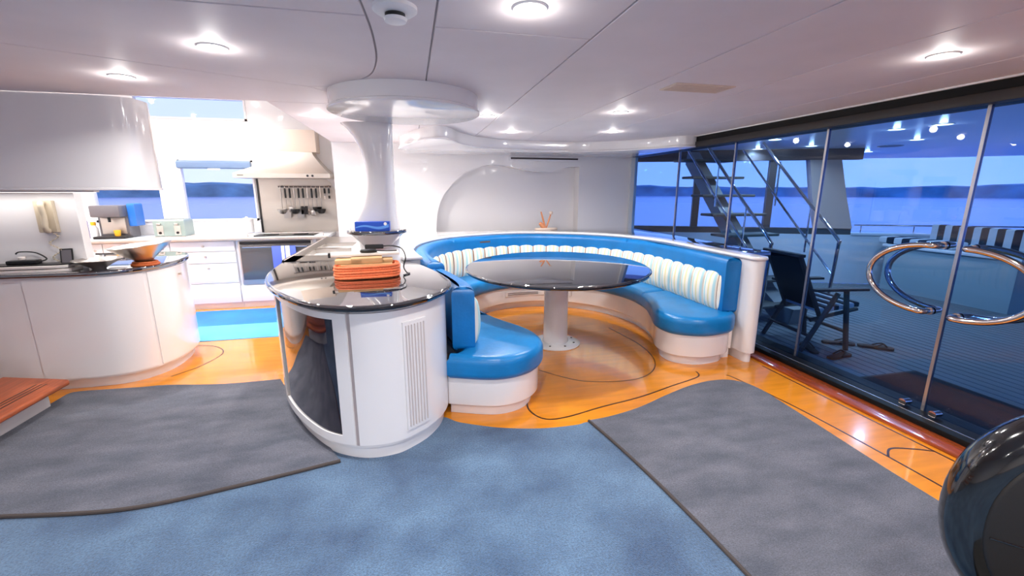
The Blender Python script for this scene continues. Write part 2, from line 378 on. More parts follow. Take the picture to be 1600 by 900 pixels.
for i in range(len(ys) - 1):
    a, b_ = ys[i], ys[i+1]
    isdoor = i in (3, 4)
    if isdoor: nd += 1; nm = 'door_%d' % nd
    else: nw += 1; nm = 'window_%d' % (nw + 3)
    o = struct(box(nm, GX - 0.006, GX + 0.006, a + 0.012, b_ - 0.012, 0.055, 1.985, 'pane_glass'))
    box('edge_strip', GX - 0.012, GX + 0.012, b_ - 0.012, b_ + 0.006, 0.055, 1.985, 'edge_metal', o)
    if isdoor:
        s = 1 if i == 4 else -1
        y0 = 2.0 + s * 0.088
        for xo in (-0.085, 0.085):
            pts = []
            for k in range(25):
                t = -PI/2 + PI * k / 24
                pts.append((GX + xo, y0 + s * 0.36 * math.cos(t), 0.945 + 0.215 * math.sin(t)))
            st = [(GX + xo * .12, y0 - s*0.012, 0.73), (GX + xo * .6, y0 - s*0.012, 0.73)]; en = [(GX + xo * .6, y0 - s*0.012, 1.16), (GX + xo * .12, y0 - s*0.012, 1.16)]
            h = tube('door_handle', spline([Vector(p) for p in st + pts + en], 3), 0.019, 'chrome', o, 14)
            for z in (0.73, 1.16):
                tube('handle_rosette', [(GX + xo*.08, y0 - s*0.012, z), (GX + xo*.22, y0 - s*0.012, z)], 0.026, 'chrome', h, 16)
        # floor bolt at the foot of the door
        yk = 1.96 if s < 0 else 2.10
        yk = 1.90 if s < 0 else 2.08
        tube('floor_bolt', [(GX - .012, yk, 0.085), (GX - 0.05, yk, 0.085), (GX - .075, yk, 0.085)], [0.02, 0.02, 0.024], 'chrome', o, 14)

# ================================================================== LIGHTS (recessed, real lamps)
def downlight(x, y, label, z=CZ, watt=LAMP_W, group=None, r=0.045, lens='lamp_lens', col=(1, 0.965, 0.93), spread=150):
    t = thing('recessed_downlight', label, 'light', (x, y, z), 0, group)
    lathe('trim_ring', [(r, 0.001), (r, -0.004), (r + .012, -0.006), (r + .018, -0.001), (r + .018, 0.003), (r, 0.003)], 'lamp_trim', t)
    lathe('lens', [(0, -0.002), (r, -0.002), (r, 0.002), (0, 0.002)], lens, t, seg=24)
    if watt:
        ld = bpy.data.lights.new('lamp', 'AREA'); ld.shape = 'DISK'; ld.size = 0.09; ld.energy = watt; ld.color = col; ld.spread = math.radians(spread)
        lo = bpy.data.objects.new('lamp', ld); C.objects.link(lo); lo.parent = t; lo.location = (0, 0, -0.012)
        pd_ = bpy.data.lights.new('lamp_glow', 'POINT'); pd_.energy = watt * 0.11; pd_.color = col; pd_.shadow_soft_size = 0.03
        po = bpy.data.objects.new('lamp_glow', pd_); C.objects.link(po); po.parent = t; po.location = (0, 0, -0.035)
    return t
for x, y, lb in ((-0.805, 2.31, 'bright downlight in the ceiling left of the curved seam'), (-1.503, 2.98, 'downlight above the left white counter cabinet'),
    (0.43, 1.604, 'brightest downlight at the top middle of the ceiling'), (2.426, 1.692, 'downlight near the glass wall header on the right'),
    (1.663, 3.392, 'downlight inside the soffit sweep nearest the table front'), (-0.72, 4.11, 'small downlight left of the round column canopy'),
    (0.66, 3.80, 'downlight just right of the round column canopy'), (1.077, 4.75, 'small downlight above the left of the round table'), (2.123, 4.5, 'small downlight above the right of the round table')):
    downlight(x, y, lb)
for x in (-2.6, -0.8, 0.43, 2.4):
    for y in (-0.1, -1.9):
        downlight(x, y, 'downlight in the ceiling behind the viewer', watt=LAMP_W * 1.6, group='downlights behind the viewer')
for x, y in ((-3.6, 4.5), (-2.2, 4.5), (-3.6, 5.8), (-2.2, 5.8)):
    downlight(x, y, 'downlight in the high bright galley ceiling', 2.8, GALLEY_W, 'galley ceiling downlights', 0.06)
downlight(-0.35, 5.3, 'small downlight above the galley sink behind the column', watt=LAMP_W)
# ceiling fittings
t = thing('smoke_detector', 'round white smoke detector with dark ring at the top edge of the ceiling', 'detector', (-0.02, 1.70, CZ))
lathe('base', [(0, 0), (.075, 0), (.075, -.012), (.06, -.022), (0, -.022)], 'lamp_trim', t); lathe('sensing_chamber', [(.034, -.022), (.034, -.036), (0, -.036)], 'black_plastic', t); lathe('cap', [(0, -.036), (.04, -.036), (.036, -.046), (0, -.05)], 'lamp_trim', t)
t = thing('ceiling_speaker_grille', 'small beige rectangular grille in the ceiling right of the column', 'grille', (1.73, 2.52, CZ))
prism('plate', [(-.2, -.09), (.2, -.09), (.2, .09), (-.2, .09)], -0.007, -0.0005, 'hatch_beige', t, rb=.003)
for k in range(8): box('slat', -.18, .18, -.075 + k*.02, -.067 + k*.02, -0.010, -0.007, 'hatch_beige', t)
t = thing('ceiling_speaker', 'small dark oval vent in the ceiling near the top right', 'vent', (2.92, 1.62, CZ))
lathe('rim', [(.03, 0), (.03, -.006), (.05, -.006), (.055, 0)], 'lamp_trim', t); lathe('core', [(0, -.003), (.03, -.003)], 'black_plastic', t)
t = thing('slot_diffuser', 'long slim air vent on the back wall under the soffit', 'vent', (1.90, 6.2, 1.945))
prism('frame', [(-.52, -.012), (.52, -.012), (.52, -.0005), (-.52, -.0005)], -.03, .03, 'gelcoat', t, .004, .004); box('slot', -.5, .5, -.0135, -.0118, -.012, .012, 'vent_dark', t)
for k in range(3): box('blade', -.5, .5, -.017, -.0135, -.011 + k*.009, -.008 + k*.009, 'dark_steel', t)

# ================================================================== CARPETS
blue_poly = spline([Vector(p) for p in [(-2.6, 3.0), (-1.5, 3.1), (-0.9, 2.95), (-0.6, 2.6), (-0.1, 2.6), (0.12, 2.72), (0.25, 2.62), (0.487, 2.50), (0.75, 2.43), (0.985, 2.42), (1.10, 2.43), (1.40, 2.30), (1.60, 1.7), (1.60, 1.0), (1.5, 0.2)]], 6)
bp_ = [(p.x, p.y) for p in blue_poly] + [(2.0, -3.0), (-4.4, -3.0), (-4.4, 3.0)]
tag(prism('carpet', bp_, 0.0, 0.008, 'carpet_blue'), 'large blue fitted carpet in the foreground', 'carpet')
edge = spline([Vector(p) for p in [(-2.57, 2.42), (-2.2, 2.29), (-1.95, 2.24), (-1.40, 2.165), (-0.92, 2.235), (-0.455, 2.34)]], 8)
lpoly = [(p.x, p.y) for p in edge] + [(-0.60, 2.62), (-0.82, 2.95), (-1.02, 3.45), (-1.09, 3.60)] + [(p.x, p.y) for p in spline([Vector(p) for p in [(-1.09, 3.60), (-1.5, 3.60), (-1.93, 3.68), (-2.1, 3.68), (-2.5, 3.70), (-2.57, 3.66)]], 4)][1:]
t = thing('rug', 'grey bound-edge rug between the stairs and the island', 'rug')
prism('pile', lpoly, 0.008, 0.020, 'rug_grey', t, rt=0.004, seg=2)
tube('binding', [(p.x, p.y, 0.016) for p in edge], 0.010, 'rug_binding', t, 8)
redge = spline([Vector(p) for p in [(1.08, 2.44), (1.14, 2.10), (1.19, 1.71), (1.23, 1.20), (1.24, 0.7), (1.2, 0.2)]], 8)
top = spline([Vector(p) for p in [(2.47, 0.3), (2.45, 1.30), (2.52, 2.2), (2.54, 2.60), (2.46, 2.76), (2.30, 2.80), (2.07, 2.76), (1.80, 2.66), (1.50, 2.53), (1.25, 2.46), (1.08, 2.44)]], 6)
t = thing('rug', 'grey bound-edge rug on the right in front of the glass wall', 'rug')
prism('pile', [(p.x, p.y) for p in top] + [(p.x, p.y) for p in redge[1:]], 0.008, 0.020, 'rug_grey', t, rt=0.004, seg=2)
tube('binding', [(p.x, p.y, 0.016) for p in redge], 0.009, 'rug_binding', t, 8)
t = thing('galley_mat', 'bright blue floor mat in front of the galley cabinets', 'mat')
prism('dark_band', [(-2.95, 5.35), (-1.15, 5.35), (-1.15, 6.06), (-2.95, 6.06)], 0.0, 0.006, 'mat_blue', t)
prism('light_band', [(-2.95, 4.80), (-1.15, 4.80), (-1.15, 5.35), (-2.95, 5.35)], 0.0, 0.006, 'mat_blue_light', t)

# ================================================================== BANQUETTE
Bc = [(.235,2.84),(.24,2.95),(.22,3.10),(.19,3.25),(.15,3.42),(.08,3.68),(.02,4.02),(.00,4.45),(.12,4.98),(.52,5.52),(1.38,5.84),(2.12,5.58),(2.60,5.1),(2.79,4.55),(2.82,4.12),(2.82,3.85),(2.82,3.65),(2.82,3.5),(2.82,3.38),(2.82,3.30),(2.82,3.24)]
Sc = [(.176,2.71),(.50,2.60),(.75,2.67),(.895,2.89),(.87,3.18),(.67,3.57),(.55,3.97),(.52,4.42),(.66,4.86),(1.0,5.20),(1.42,5.31),(1.85,5.20),(2.2,4.88),(2.36,4.45),(2.34,4.02),(2.22,3.68),(2.12,3.42),(2.16,3.20),(2.38,3.07),(2.66,3.10),(2.80,3.22)]
NS = 12
B_ = [Vector((p.x, p.y)) for p in spline([Vector(p) for p in Bc], NS)]; Si = [Vector((p.x, p.y)) for p in spline([Vector(p) for p in Sc], NS)]
NB = len(B_)
bq = thing('banquette', 'blue leather horseshoe banquette with white base around the round table', 'banquette', (1.4, 4.3, 0)); bq_off = Vector((-1.4, -4.3))
def bpoly(p): return [(q[0] - 1.4, q[1] - 4.3) for q in p]
# path B_ runs left -> back -> right, so its right-hand normal points to the inside of the horseshoe
ins = lambda d: offset(B_, d, False)
def seg_poly(a, b_, inner, outer): return list(inner[a:b_+1]) + list(outer[a:b_+1])[::-1]
# white plinth and kick (one continuous moulding)
base_in = offset(Si, -0.04, False); kick_in = offset(Si, -0.085, False)
base_in = offset(Si, 0.0, False)
# Si runs left->right with inside of horseshoe on its right: negative offset moves under the seat
base_in = offset(Si, -0.035, False); kick_in = offset(Si, -0.085, False)
outb = ins(0.02)
prism('seat_base', bpoly(seg_poly(0, NB-1, base_in, outb)), 0.085, 0.285, 'gelcoat', bq, rb=0.006)
prism('kick', bpoly(seg_poly(0, NB-4, kick_in, ins(0.03))), 0.0, 0.086, 'gelcoat', bq)
# seat cushions in three lengths
outc = ins(0.06)
for a, b_ in ((0, 5*NS+2), (5*NS+2, 14*NS-2), (14*NS-2, NB-1)):
    c = prism('seat_cushion', bpoly(seg_poly(a, b_, Si, outc)), 0.275, 0.445, 'leather_seat', bq, rb=0.05, rt=0.055, seg=5)
# backrest bolsters in three lengths
inn = ins(0.155); out0 = ins(0.0)
for a, b_, zt in ((0, 5*NS-4, .872), (5*NS-4, 9*NS-3, .925), (9*NS-3, 12*NS+4, .925), (12*NS+4, NB-1, .925)):
    prism('backrest', bpoly(seg_poly(a, b_, inn, out0)), 0.43, zt, 'leather_blue', bq, rb=0.03, rt=0.055, seg=5)
# striped pleated panel on the inner face
face = ins(0.155); a0, a1 = 4, NB - 8
fp = face[a0:a1+1]; dense = spline([Vector((p.x, p.y, 0)) for p in fp], 6)
L = [0.0]
for i in range(1, len(dense)): L.append(L[-1] + (dense[i] - dense[i-1]).length)
pitch = 0.178; nrm = normals([(p.x, p.y) for p in dense], False)
bm = bmesh.new(); uvl = bm.loops.layers.uv.new('UVMap'); rows = 9; grid = []
for i, p in enumerate(dense):
    ph = (L[i] / pitch) % 1.0; rib = abs(math.sin(PI * ph)) ** 0.6
    endf = min(1, L[i] / 0.08, (L[-1] - L[i]) / 0.08); endf = math.sin(PI/2 * max(0, endf))
    col = []
    for k in range(rows):
        tt = k / (rows - 1); pf = math.sin(PI * tt) ** 0.45 if 0 < tt < 1 else 0
        d = -0.01 + (0.022 + 0.036 * rib) * pf * endf
        z = 0.425 + tt * (0.365 + 0.008 * rib)
        nn_ = nrm[i]
        col.append(bm.verts.new((p.x + nn_.x * d - 1.4, p.y + nn_.y * d - 4.3, z)))
    grid.append(col)
for i in range(len(grid) - 1):
    for k in range(rows - 1):
        f = bm.faces.new((grid[i][k], grid[i+1][k], grid[i+1][k+1], grid[i][k+1]))
        for lp, (ii, kk) in zip(f.loops, ((i, k), (i+1, k), (i+1, k+1), (i, k+1))): lp[uvl].uv = (L[ii] / pitch, kk / (rows - 1))
o = finish('striped_panel', bm, 'striped_fabric', bq, True, 1.5); o['label'] = 'pleated striped fabric back cushion'
# white outer shell with rolled cap rail, ending in a rounded post on the right
sh_a = 5 * NS + 4
p_in = list(B_[sh_a:]) + [Vector((2.82, 3.19))]; p_out = [q - n_ * 0.13 for q, n_ in zip(B_[sh_a:], normals(B_, False)[sh_a:])] 
endr = [Vector((2.885 + 0.065*math.cos(a), 3.14 + 0.065*math.sin(a))) for a in [0, -PI/6, -PI/3, -PI/2, -2*PI/3, -5*PI/6, -PI]]
shell = list(p_out) + [Vector((2.95, 3.19))] + endr + [Vector((2.82, 3.19))] + list(B_[sh_a:])[::-1]
prism('outer_shell', bpoly(shell), 0.09, 0.925, 'gelcoat', bq)
prism('shell_kick', bpoly(offset(ccw(shell), -0.025)), 0.0, 0.091, 'gelcoat', bq)
prism('cap_rail', bpoly(offset(ccw(shell), 0.018)), 0.922, 0.952, 'gelcoat', bq, rb=0.012, rt=0.014)
# low grilles in the base, a small plate on the backrest
for ang0, ang1 in ((1.22, 1.52), (1.72, 1.86)):
    pth = [p for p in base_in if p.y > 4.8 and ang0 - .12 < p.x < ang1 + .12]
    pth = [Vector((x, 0)) for x in ()] or pth
    g = strip('base_grille', [Vector((p.x - 1.4, p.y - 4.3)) for p in pth], -0.002, 0.006, 0.17, 0.235, 'gelcoat', bq)
    for z in (0.185, 0.205):
        strip('slot', [Vector((p.x - 1.4, p.y - 4.3)) for p in pth[1:-1]], 0.005, 0.009, z, z + 0.008, 'vent_dark', g)
pi = near(inn, (0.95, 5.55)); pth = [Vector((p.x - 1.4, p.y - 4.3)) for p in inn[pi-1:pi+2]]
strip('name_plate', pth, -0.01, 0.004, 0.845, 0.865, 'vent_dark', bq)
# ledge between banquette and walls
oc = ccw(offset(ccw(shell), 0.018))
pl = [Vector((p.x, p.y)) for p in p_out]
i1 = near(pl, (1.95, 5.85))
tag(prism('ledge', [(q.x, q.y) for q in offset(pl, -0.03, False)[8:i1+1]] + [(1.95, 6.2), (-0.6, 6.2), (-0.6, 4.6)], 0.90, 0.945, 'gelcoat', None, rt=.006), 'white ledge between the banquette back and the back wall', 'ledge')
qq = offset(pl, -0.03, False)
tag(prism('ledge', [(q.x, q.y) for q in qq[i1:] if q.y > 3.4] + [(3.26, 3.4), (3.26, 6.2), (1.95, 6.2)], 0.90, 0.946, 'granite', None, rt=.006), 'black stone ledge between the banquette and the glass wall', 'ledge')
t = thing('stick_ornament', 'small coral-coloured stick ornament on the white ledge', 'ornament', (1.90, 6.08, 0.946))
prism('base_pebbles', circle(0, 0, .17, 28, .06), 0.0, 0.03, 'coral_pale', t, .01, .015)
for (a, b_, r_) in (((-.01, 0, .02), (-.08, 0, .26), .011), ((.0, 0, .02), (.075, .01, .24), .010), ((-.03, -.01, .03), (-.10, -.02, .10), .026)):
    tube('stick', [a, tuple((a[i]+b_[i])/2 for i in range(3)), b_], [r_, r_*1.3, r_*.9], 'coral', t, 8)
prism('bloom', circle(.07, .0, .028, 16), .22, .262, 'coral_pale', t, .015, .015)

# ================================================================== ROUND TABLE
tb = thing('round_table', 'round black glossy table on a white pedestal inside the banquette', 'table', (1.36, 3.98, 0))
def tell(g):   # slightly oval top, long axis pointing into the horseshoe
    return [(-(.87 + g)*math.cos(a)*.946 + (.985 + g)*math.sin(a)*.323, (.87 + g)*math.cos(a)*.323 + (.985 + g)*math.sin(a)*.946) for a in [2*PI*k/96 for k in range(96)]]
prism('table_top', tell(0), .757, .792, 'granite', tb, .012, .012, 5)
tube('edge_band', [(x, y, .773) for x, y in tell(.002)], .012, 'granite_edge', tb, 8, True)
lathe('support_plate', [(0, .735), (.28, .735), (.30, .757), (0, .757)], 'gelcoat', tb)
lathe('pedestal', [(.125, .018), (.13, .03), (.122, .06), (.118, .4), (.118, .72), (.125, .738), (0, .738)], 'gelcoat', tb)
fl_ = lathe('base_flange', [(0, 0), (.245, 0), (.248, .006), (.24, .014), (.2, .022), (.13, .026), (0, .026)], 'gelcoat', tb, seg=56)
for k in range(8):
    a = 2*PI*k/8 + .2; lathe('bolt', [(0, .0), (.011, .0), (.011, .006), (.007, .009), (0, .009)], 'vent_dark', fl_, (.19*math.cos(a), .19*math.sin(a), .020), 10)

# ================================================================== ISLAND / PENINSULA
Ic = [(-1.08,5.95),(-1.08,5.2),(-1.08,4.4),(-1.06,3.8),(-1.03,3.45),(-.95,3.10),(-.80,2.76),(-.60,2.46),(-.44,2.33),(-.285,2.275),(-.12,2.29),(-.01,2.355),(.10,2.46),(.19,2.62),(.225,2.80),(.21,3.0),(.16,3.22),(.08,3.48),(-.02,3.75),(-.10,4.05),(-.13,4.5),(-.14,5.2),(-.14,5.95)]
It = [Vector((p.x, p.y)) for p in spline([Vector(p) for p in Ic], 14)]
isl = thing('kitchen_island', 'white curved island cabinet with dark glass door and louvre', 'island')
body = offset(It, -0.045, False) if area2(It) > 0 else offset(It, 0.045, False)
cen = Vector((-.45, 3.6))
if (body[len(body)//2] - cen).length > (It[len(It)//2] - cen).length: body = offset(It, 0.045, False)
sgn = 1  # outward offset direction for open path 'body'
tst = offset(body, 0.02, False)
if (tst[len(body)//2] - cen).length < (body[len(body)//2] - cen).length: sgn = -1
O = lambda d: offset(body, sgn * d, False)
prism('cabinet_body', [(p.x, p.y) for p in body], 0.085, 0.885, 'gelcoat', isl)
prism('toe_kick', [(p.x, p.y) for p in O(-0.022)], 0.0, 0.086, 'gelcoat', isl)
def panel_on(name, a, b_, z0, z1, d0, d1, m, parent):
    q = sub(body, a, b_); return strip(name, q, sgn*d0, sgn*d1, z0, z1, m, parent)
# framed smoked-glass door on the left of the front
da, db = (-0.88, 3.0), (-0.355, 2.32)
dr = panel_on('glass_door', (-.86, 2.97), (-.43, 2.37), 0.155, 0.835, 0.0, 0.006, 'smoked_glass', isl)
fr_ = panel_on('door_frame', (-.92, 3.1), (-.36, 2.34), 0.105, 0.155, 0.0, 0.014, 'gelcoat', dr)
panel_on('door_frame', (-.92, 3.1), (-.36, 2.34), 0.835, 0.872, 0.0, 0.014, 'gelcoat', dr)
panel_on('door_frame', (-.92, 3.1), (-.86, 2.97), 0.155, 0.835, 0.0, 0.014, 'gelcoat', dr)
panel_on('door_frame', (-.43, 2.37), (-.36, 2.34), 0.155, 0.835, 0.0, 0.014, 'gelcoat', dr)
panel_on('door_trim', (-.875, 3.0), (-.86, 2.97), 0.155, 0.835, 0.0, 0.017, 'louvre', dr)
# side door of reflective glass
sd = panel_on('side_glass_door', (-1.02, 3.75), (-.965, 3.27), 0.155, 0.835, 0.0, 0.006, 'smoked_glass', isl)
panel_on('door_frame', (-1.03, 3.9), (-.95, 3.18), 0.105, 0.155, 0.0, 0.012, 'gelcoat', sd); panel_on('door_frame', (-1.03, 3.9), (-.95, 3.18), 0.835, 0.872, 0.0, 0.012, 'gelcoat', sd)
# plain door with louvre on the right
pd = panel_on('panel_door', (-.335, 2.33), (.17, 2.8), 0.105, 0.872, 0.0, 0.012, 'gelcoat', isl)
panel_on('door_gap', (-.355, 2.34), (-.342, 2.335), 0.10, 0.875, 0.0, 0.004, 'joint', isl)
lp = sub(O(0.012), (-.085, 2.36), (.03, 2.46)); 
lv = strip('louvre_frame', lp, 0, sgn*0.010, 0.155, 0.80, 'gelcoat', pd)
dl = spline([Vector((p.x, p.y, 0)) for p in lp], 8)
for k in range(7):
    i = int((k + 1) / 8 * (len(dl) - 1)); p = dl[i]; tv = (dl[i+1] - dl[i-1]).normalized(); nv = Vector((tv.y, -tv.x, 0)) * sgn
    bm = bmesh.new(); hw = .0042
    pr = [p + nv*.008 - tv*hw, p + nv*.018, p + nv*.008 + tv*hw]
    a_ = [bm.verts.new((q.x, q.y, .175)) for q in pr]; b2 = [bm.verts.new((q.x, q.y, .78)) for q in pr]
    for j in range(3): bm.faces.new((a_[j-1], a_[j], b2[j], b2[j-1]))
    bm.faces.new(a_); bm.faces.new(b2[::-1]); finish('louvre_slat', bm, 'louvre', lv, False)
# black stone worktop on the round end
split_y = 3.92
front = [p for p in It if p.y < split_y]
ct = thing('island_worktop', 'black polished stone worktop on the rounded island end', 'worktop')
prism('slab', [(p.x, p.y) for p in front], 0.885, 0.922, 'granite', ct, rb=0.012, rt=0.014, seg=5)
fe = sub(front, (-1.04, 3.6), (.21, 3.0)); tube('polished_edge', [(p.x, p.y, 0.903) for p in fe], 0.012, 'granite_edge', ct, 8)
# steel sink deck behind it
sk = thing('sink_unit', 'stainless steel sink deck with two basins behind the black worktop', 'sink')
bm = bmesh.new(); z0, z1 = 0.886, 0.924
for x0, x1, y0, y1 in ((-1.07, -.96, 3.92, 5.95), (-.50, -.15, 4.3, 5.95), (-1.07, -.14, 3.92, 4.25), (-.96, -.50, 4.70, 4.80), (-.96, -.50, 5.25, 5.95)): box_bm(x0, x1, y0, y1, z0, z1, bm=bm)
finish('deck_plate', bm, 'steel', sk, False)
for y0, y1 in ((4.25, 4.70), (4.80, 5.25)):
    bm = bmesh.new()
    box_bm(-.96, -.95, y0, y1, .74, z0 + .03, bm=bm); box_bm(-.51, -.50, y0, y1, .74, z0 + .03, bm=bm); box_bm(-.96, -.5, y0, y0 + .01, .74, z0 + .03, bm=bm); box_bm(-.96, -.5, y1 - .01, y1, .74, z0 + .03, bm=bm); box_bm(-.96, -.5, y0, y1, .725, .74, bm=bm)
    finish('basin', bm, 'steel', sk, False)
tube('rim_bar', [(-1.065, 3.95, .926), (-1.065, 5.0, .926), (-1.065, 5.9, .926)], .009, 'chrome', sk, 8)
t = thing('tap', 'slim chrome tap at the back of the galley sink', 'tap', (-.42, 5.05, .925))
lathe('tap_base', [(0, 0), (.03, 0), (.03, .02), (.018, .03), (0, .03)], 'chrome', t); tube('spout', spline([Vector(p) for p in [(0, 0, .02), (0, 0, .22), (-.03, 0, .28), (-.1, 0, .3), (-.16, 0, .27), (-.17, 0, .23)]], 5), .011, 'chrome', t)

# ---- column with its ceiling canopy and shelf
col = thing('column', 'white waisted column rising from the island to a round ceiling canopy', 'column', (-.25, 3.72, .922))
secs = []
for z, xl, xr in ((.922, -.40, -.10), (1.10, -.42, -.10), (1.17, -.485, -.085), (1.24, -.475, -.095), (1.32, -.42, -.105), (1.40, -.375, -.108), (1.50, -.342, -.112), (1.60, -.332, -.114), (1.70, -.336, -.114), (1.80, -.358, -.112), (1.90, -.40, -.110), (1.96, -.445, -.108), (1.998, -.49, -.106)):
    cx, a = (xl + xr) / 2, (xr - xl) / 2; ring = []
    for j in range(36):
        th = 2*PI*j/36; c_, s_ = math.cos(th), math.sin(th)
        ring.append((cx + a * math.copysign(abs(c_) ** .7, c_) + .25, .16 * math.copysign(abs(s_) ** .7, s_), z - .922))
    secs.append(ring)
finish('shaft', loft_bm(secs), 'gelcoat', col, True, 1.0)
cc = (0.0 + .25, 3.18 - 3.72, -.922)
can = lathe('canopy', [(0, 1.998), (.48, 1.998), (.492, 2.004), (.492, 2.016), (.482, 2.022), (.482, 2.1095), (0, 2.1095)], 'gelcoat', col, cc, 80)
sh = prism('shelf_slab', [(p[0] + .25, p[1] - 3.72) for p in [(-.47 + .0, 3.60)] + [(-.265 + .225*math.cos(a), 3.58 + .20*math.sin(a)) for a in [PI + PI*k/20 for k in range(21)]] + [(-.04, 3.66), (-.47, 3.66)]], 1.175 - .922, 1.205 - .922, 'granite', col, .008, .008)
secs = []
for z, a, b_ in ((1.065, .10, .07), (1.10, .13, .10), (1.14, .17, .145), (1.165, .195, .17), (1.176, .205, .18)):
    secs.append([(-.265 + a*math.cos(t_) + .25, 3.59 - 3.72 + b_*math.sin(t_) * (1 if math.sin(t_) < 0 else .3), z - .922) for t_ in [2*PI*j/32 for j in range(32)]])
finish('shelf_corbel', loft_bm(secs), 'gelcoat', sh)
t = thing('tissue_box', 'small blue carton on the black column shelf', 'box', (-.285, 3.47, 1.2055), math.radians(-3))
prism('carton', [(-.125, -.04), (.125, -.04), (.125, .04), (-.125, .04)], 0, .068, 'box_blue', t, .002, .002)
bm = bmesh.new()
wv = [(-.12 + .01*k, .022 + .010*math.sin(k*.28)) for k in range(25)]
a_ = [bm.verts.new((x, -.0408, z)) for x, z in wv]; b2 = [bm.verts.new((x, -.0408, z + .008 + .0007*k)) for k, (x, z) in enumerate(wv)]
for i in range(24): bm.faces.new((a_[i], a_[i+1], b2[i+1], b2[i]))
finish('printed_swoosh', bm, 'box_light_blue', t, False)
lg_ = prism('logo', circle(.095, 0, .012, 16), 0, .001, 'paper_white', t); lg_.rotation_euler = (PI/2, 0, 0); lg_.location = (0, -.0403, .052)

# ---- orange cord reel on the worktop
t = thing('cord_reel', 'bundle of orange rope wound round a cardboard core on the island', 'cord', (-.31, 3.10, .923), math.radians(4))
box('core', -.165, .165, -.085, .085, 0, .098, 'cardboard', t, .004)
for x0, x1, z1 in ((-.20, -.03, .128), (.0, .17, .120), (-.1, .1, .135)): box('cardboard_flap', x0, x1, -.07 + .02*(x0 > -.05), .07, .100, z1, 'cardboard', t, .002)
def rr(a, b_, zc, tilt, n=56): return [(math.copysign(abs(math.cos(q)) ** .55, math.cos(q)) * a, math.copysign(abs(math.sin(q)) ** .6, math.sin(q)) * b_, zc + tilt * math.cos(q + .6)) for q in [2*PI*k/n for k in range(n)]]
for k in range(5):
    zc = .012 + .0175*k; tube('rope_loop', rr(.205 + .006*(k % 2) + .003*random.random(), .115 + .005*((k+1) % 2), zc, .004), .0095, 'cord_orange', t, 8, True)
for k in range(4):
    tube('rope_loop', rr(.188, .10, .016 + .024*k, -.003), .009, 'cord_orange', t, 6, True)
t = thing('tray_lid', 'cream flat lid lying on the orange rope bundle', 'lid', (-.30, 3.20, 1.061), math.radians(5))
prism('board', [(-.26, -.07), (.2, -.07), (.2, .07), (-.26, .07)], 0, .018, 'tray_white', t, .004, .006); box('corner_clip', -.266, -.250, -.073, -.052, -.004, .03, 'black_plastic', t, .003)
t = thing('handset', 'black oval plug lying on the cream lid', 'plug', (-.30, 3.155, 1.080), .1)
prism('shell', circle(0, 0, .058, 32, .026), 0, .024, 'black_plastic', t, .010, .012); tube('stub', [(.05, 0, .012), (.12, .012, .006), (.19, .02, .005)], .004, 'black_plastic', t, 6)
t = thing('power_plug', 'black power connector with looped cable hanging by the column shelf', 'plug', (-.27, 3.33, 1.084))
prism('connector', [(-.07, -.013), (.05, -.015), (.06, -.01), (.06, .01), (.05, .015), (-.07, .013)], 0, .032, 'black_plastic', t, .006, .006)
tube('cable', spline([Vector(p) for p in [(.055, 0, .018), (.12, -.01, .02), (.19, -.03, .0), (.215, -.07, -.06), (.20, -.12, -.12), (.22, -.17, -.155), (.24, -.20, -.156), (.20, -.26, -.156)]], 6), .005, 'black_plastic', t, 8)

# ================================================================== GALLEY
FY = 6.15   # cabinet fronts
def cab(x0, x1, label, fronts, group=None):
    """base cabinet: body, kick, fronts = list of (z0, z1, 'drawer'|'door', knob_x)"""
    t = thing('base_cabinet', label, 'cabinet', ((x0 + x1)/2, FY, 0), 0, group); h = (x1 - x0)/2
    box('body', -h + .001, h - .001, 0.02, .55, .08, .885, 'gelcoat', t); box('toe_kick', -h + .001, h - .001, .06, .5, 0, .082, 'gelcoat', t)
    for z0, z1, kind, kx in fronts:
        d = box(kind, -h + .004, h - .004, 0.0, .02, z0 + .003, z1 - .003, 'gelcoat', t, .003)
        if kx is not None:
            zk = z1 - .06 if kind == 'drawer' else z1 - .08
            k = lathe('knob', [(0, 0), (.008, 0), (.008, .014), (.014, .020), (.012, .026), (0, .028)], 'steel_soft', d, seg=12); k.location = (kx * h, 0, zk); k.rotation_euler = (PI/2, 0, 0)
    return t
cab(-3.62, -2.92, 'white galley base cabinet behind the steel bowls', [(.08, .88, 'door', .8)])
cab(-2.92, -2.20, 'white galley drawer cabinet left of the oven', [(.08, .34, 'drawer', None), (.34, .60, 'drawer', .1), (.60, .75, 'drawer', .05), (.75, .88, 'drawer', .02)])
cab(-4.32, -3.62, 'white galley base cabinet in the far left corner', [(.08, .88, 'door', .8)])
ov = thing('oven_cabinet', 'white cabinet with built-in steel oven below the hob', 'oven', (-1.72, FY, 0))
box('body', -.478, .478, .03, .55, .08, .885, 'gelcoat', ov); box('toe_kick', -.478, .478, .06, .5, 0, .082, 'gelcoat', ov)
dr = box('drawer', -.474, .474, 0.005, .03, .085, .30, 'gelcoat', ov, .003)
k = lathe('knob', [(0, 0), (.008, 0), (.008, .014), (.014, .020), (.012, .026), (0, .028)], 'black_plastic', dr, seg=12); k.location = (-.06, .005, .24); k.rotation_euler = (PI/2, 0, 0)
box('oven_frame', -.44, .44, .002, .03, .31, .875, 'steel_soft', ov, .003)
dd = box('oven_door', -.42, .42, -.018, .004, .375, .825, 'oven_glass', ov, .004); box('control_strip', -.42, .42, -.012, .004, .83, .868, 'dark_steel', ov)
tube('door_handle', [(-.38, -.045, .80), (0, -.045, .80), (.38, -.045, .80)], .009, 'chrome', dd, 8)
for x_ in (-.37, .37): tube('handle_post', [(x_, -.045, .80), (x_, -.015, .80)], .006, 'chrome', dd, 6)
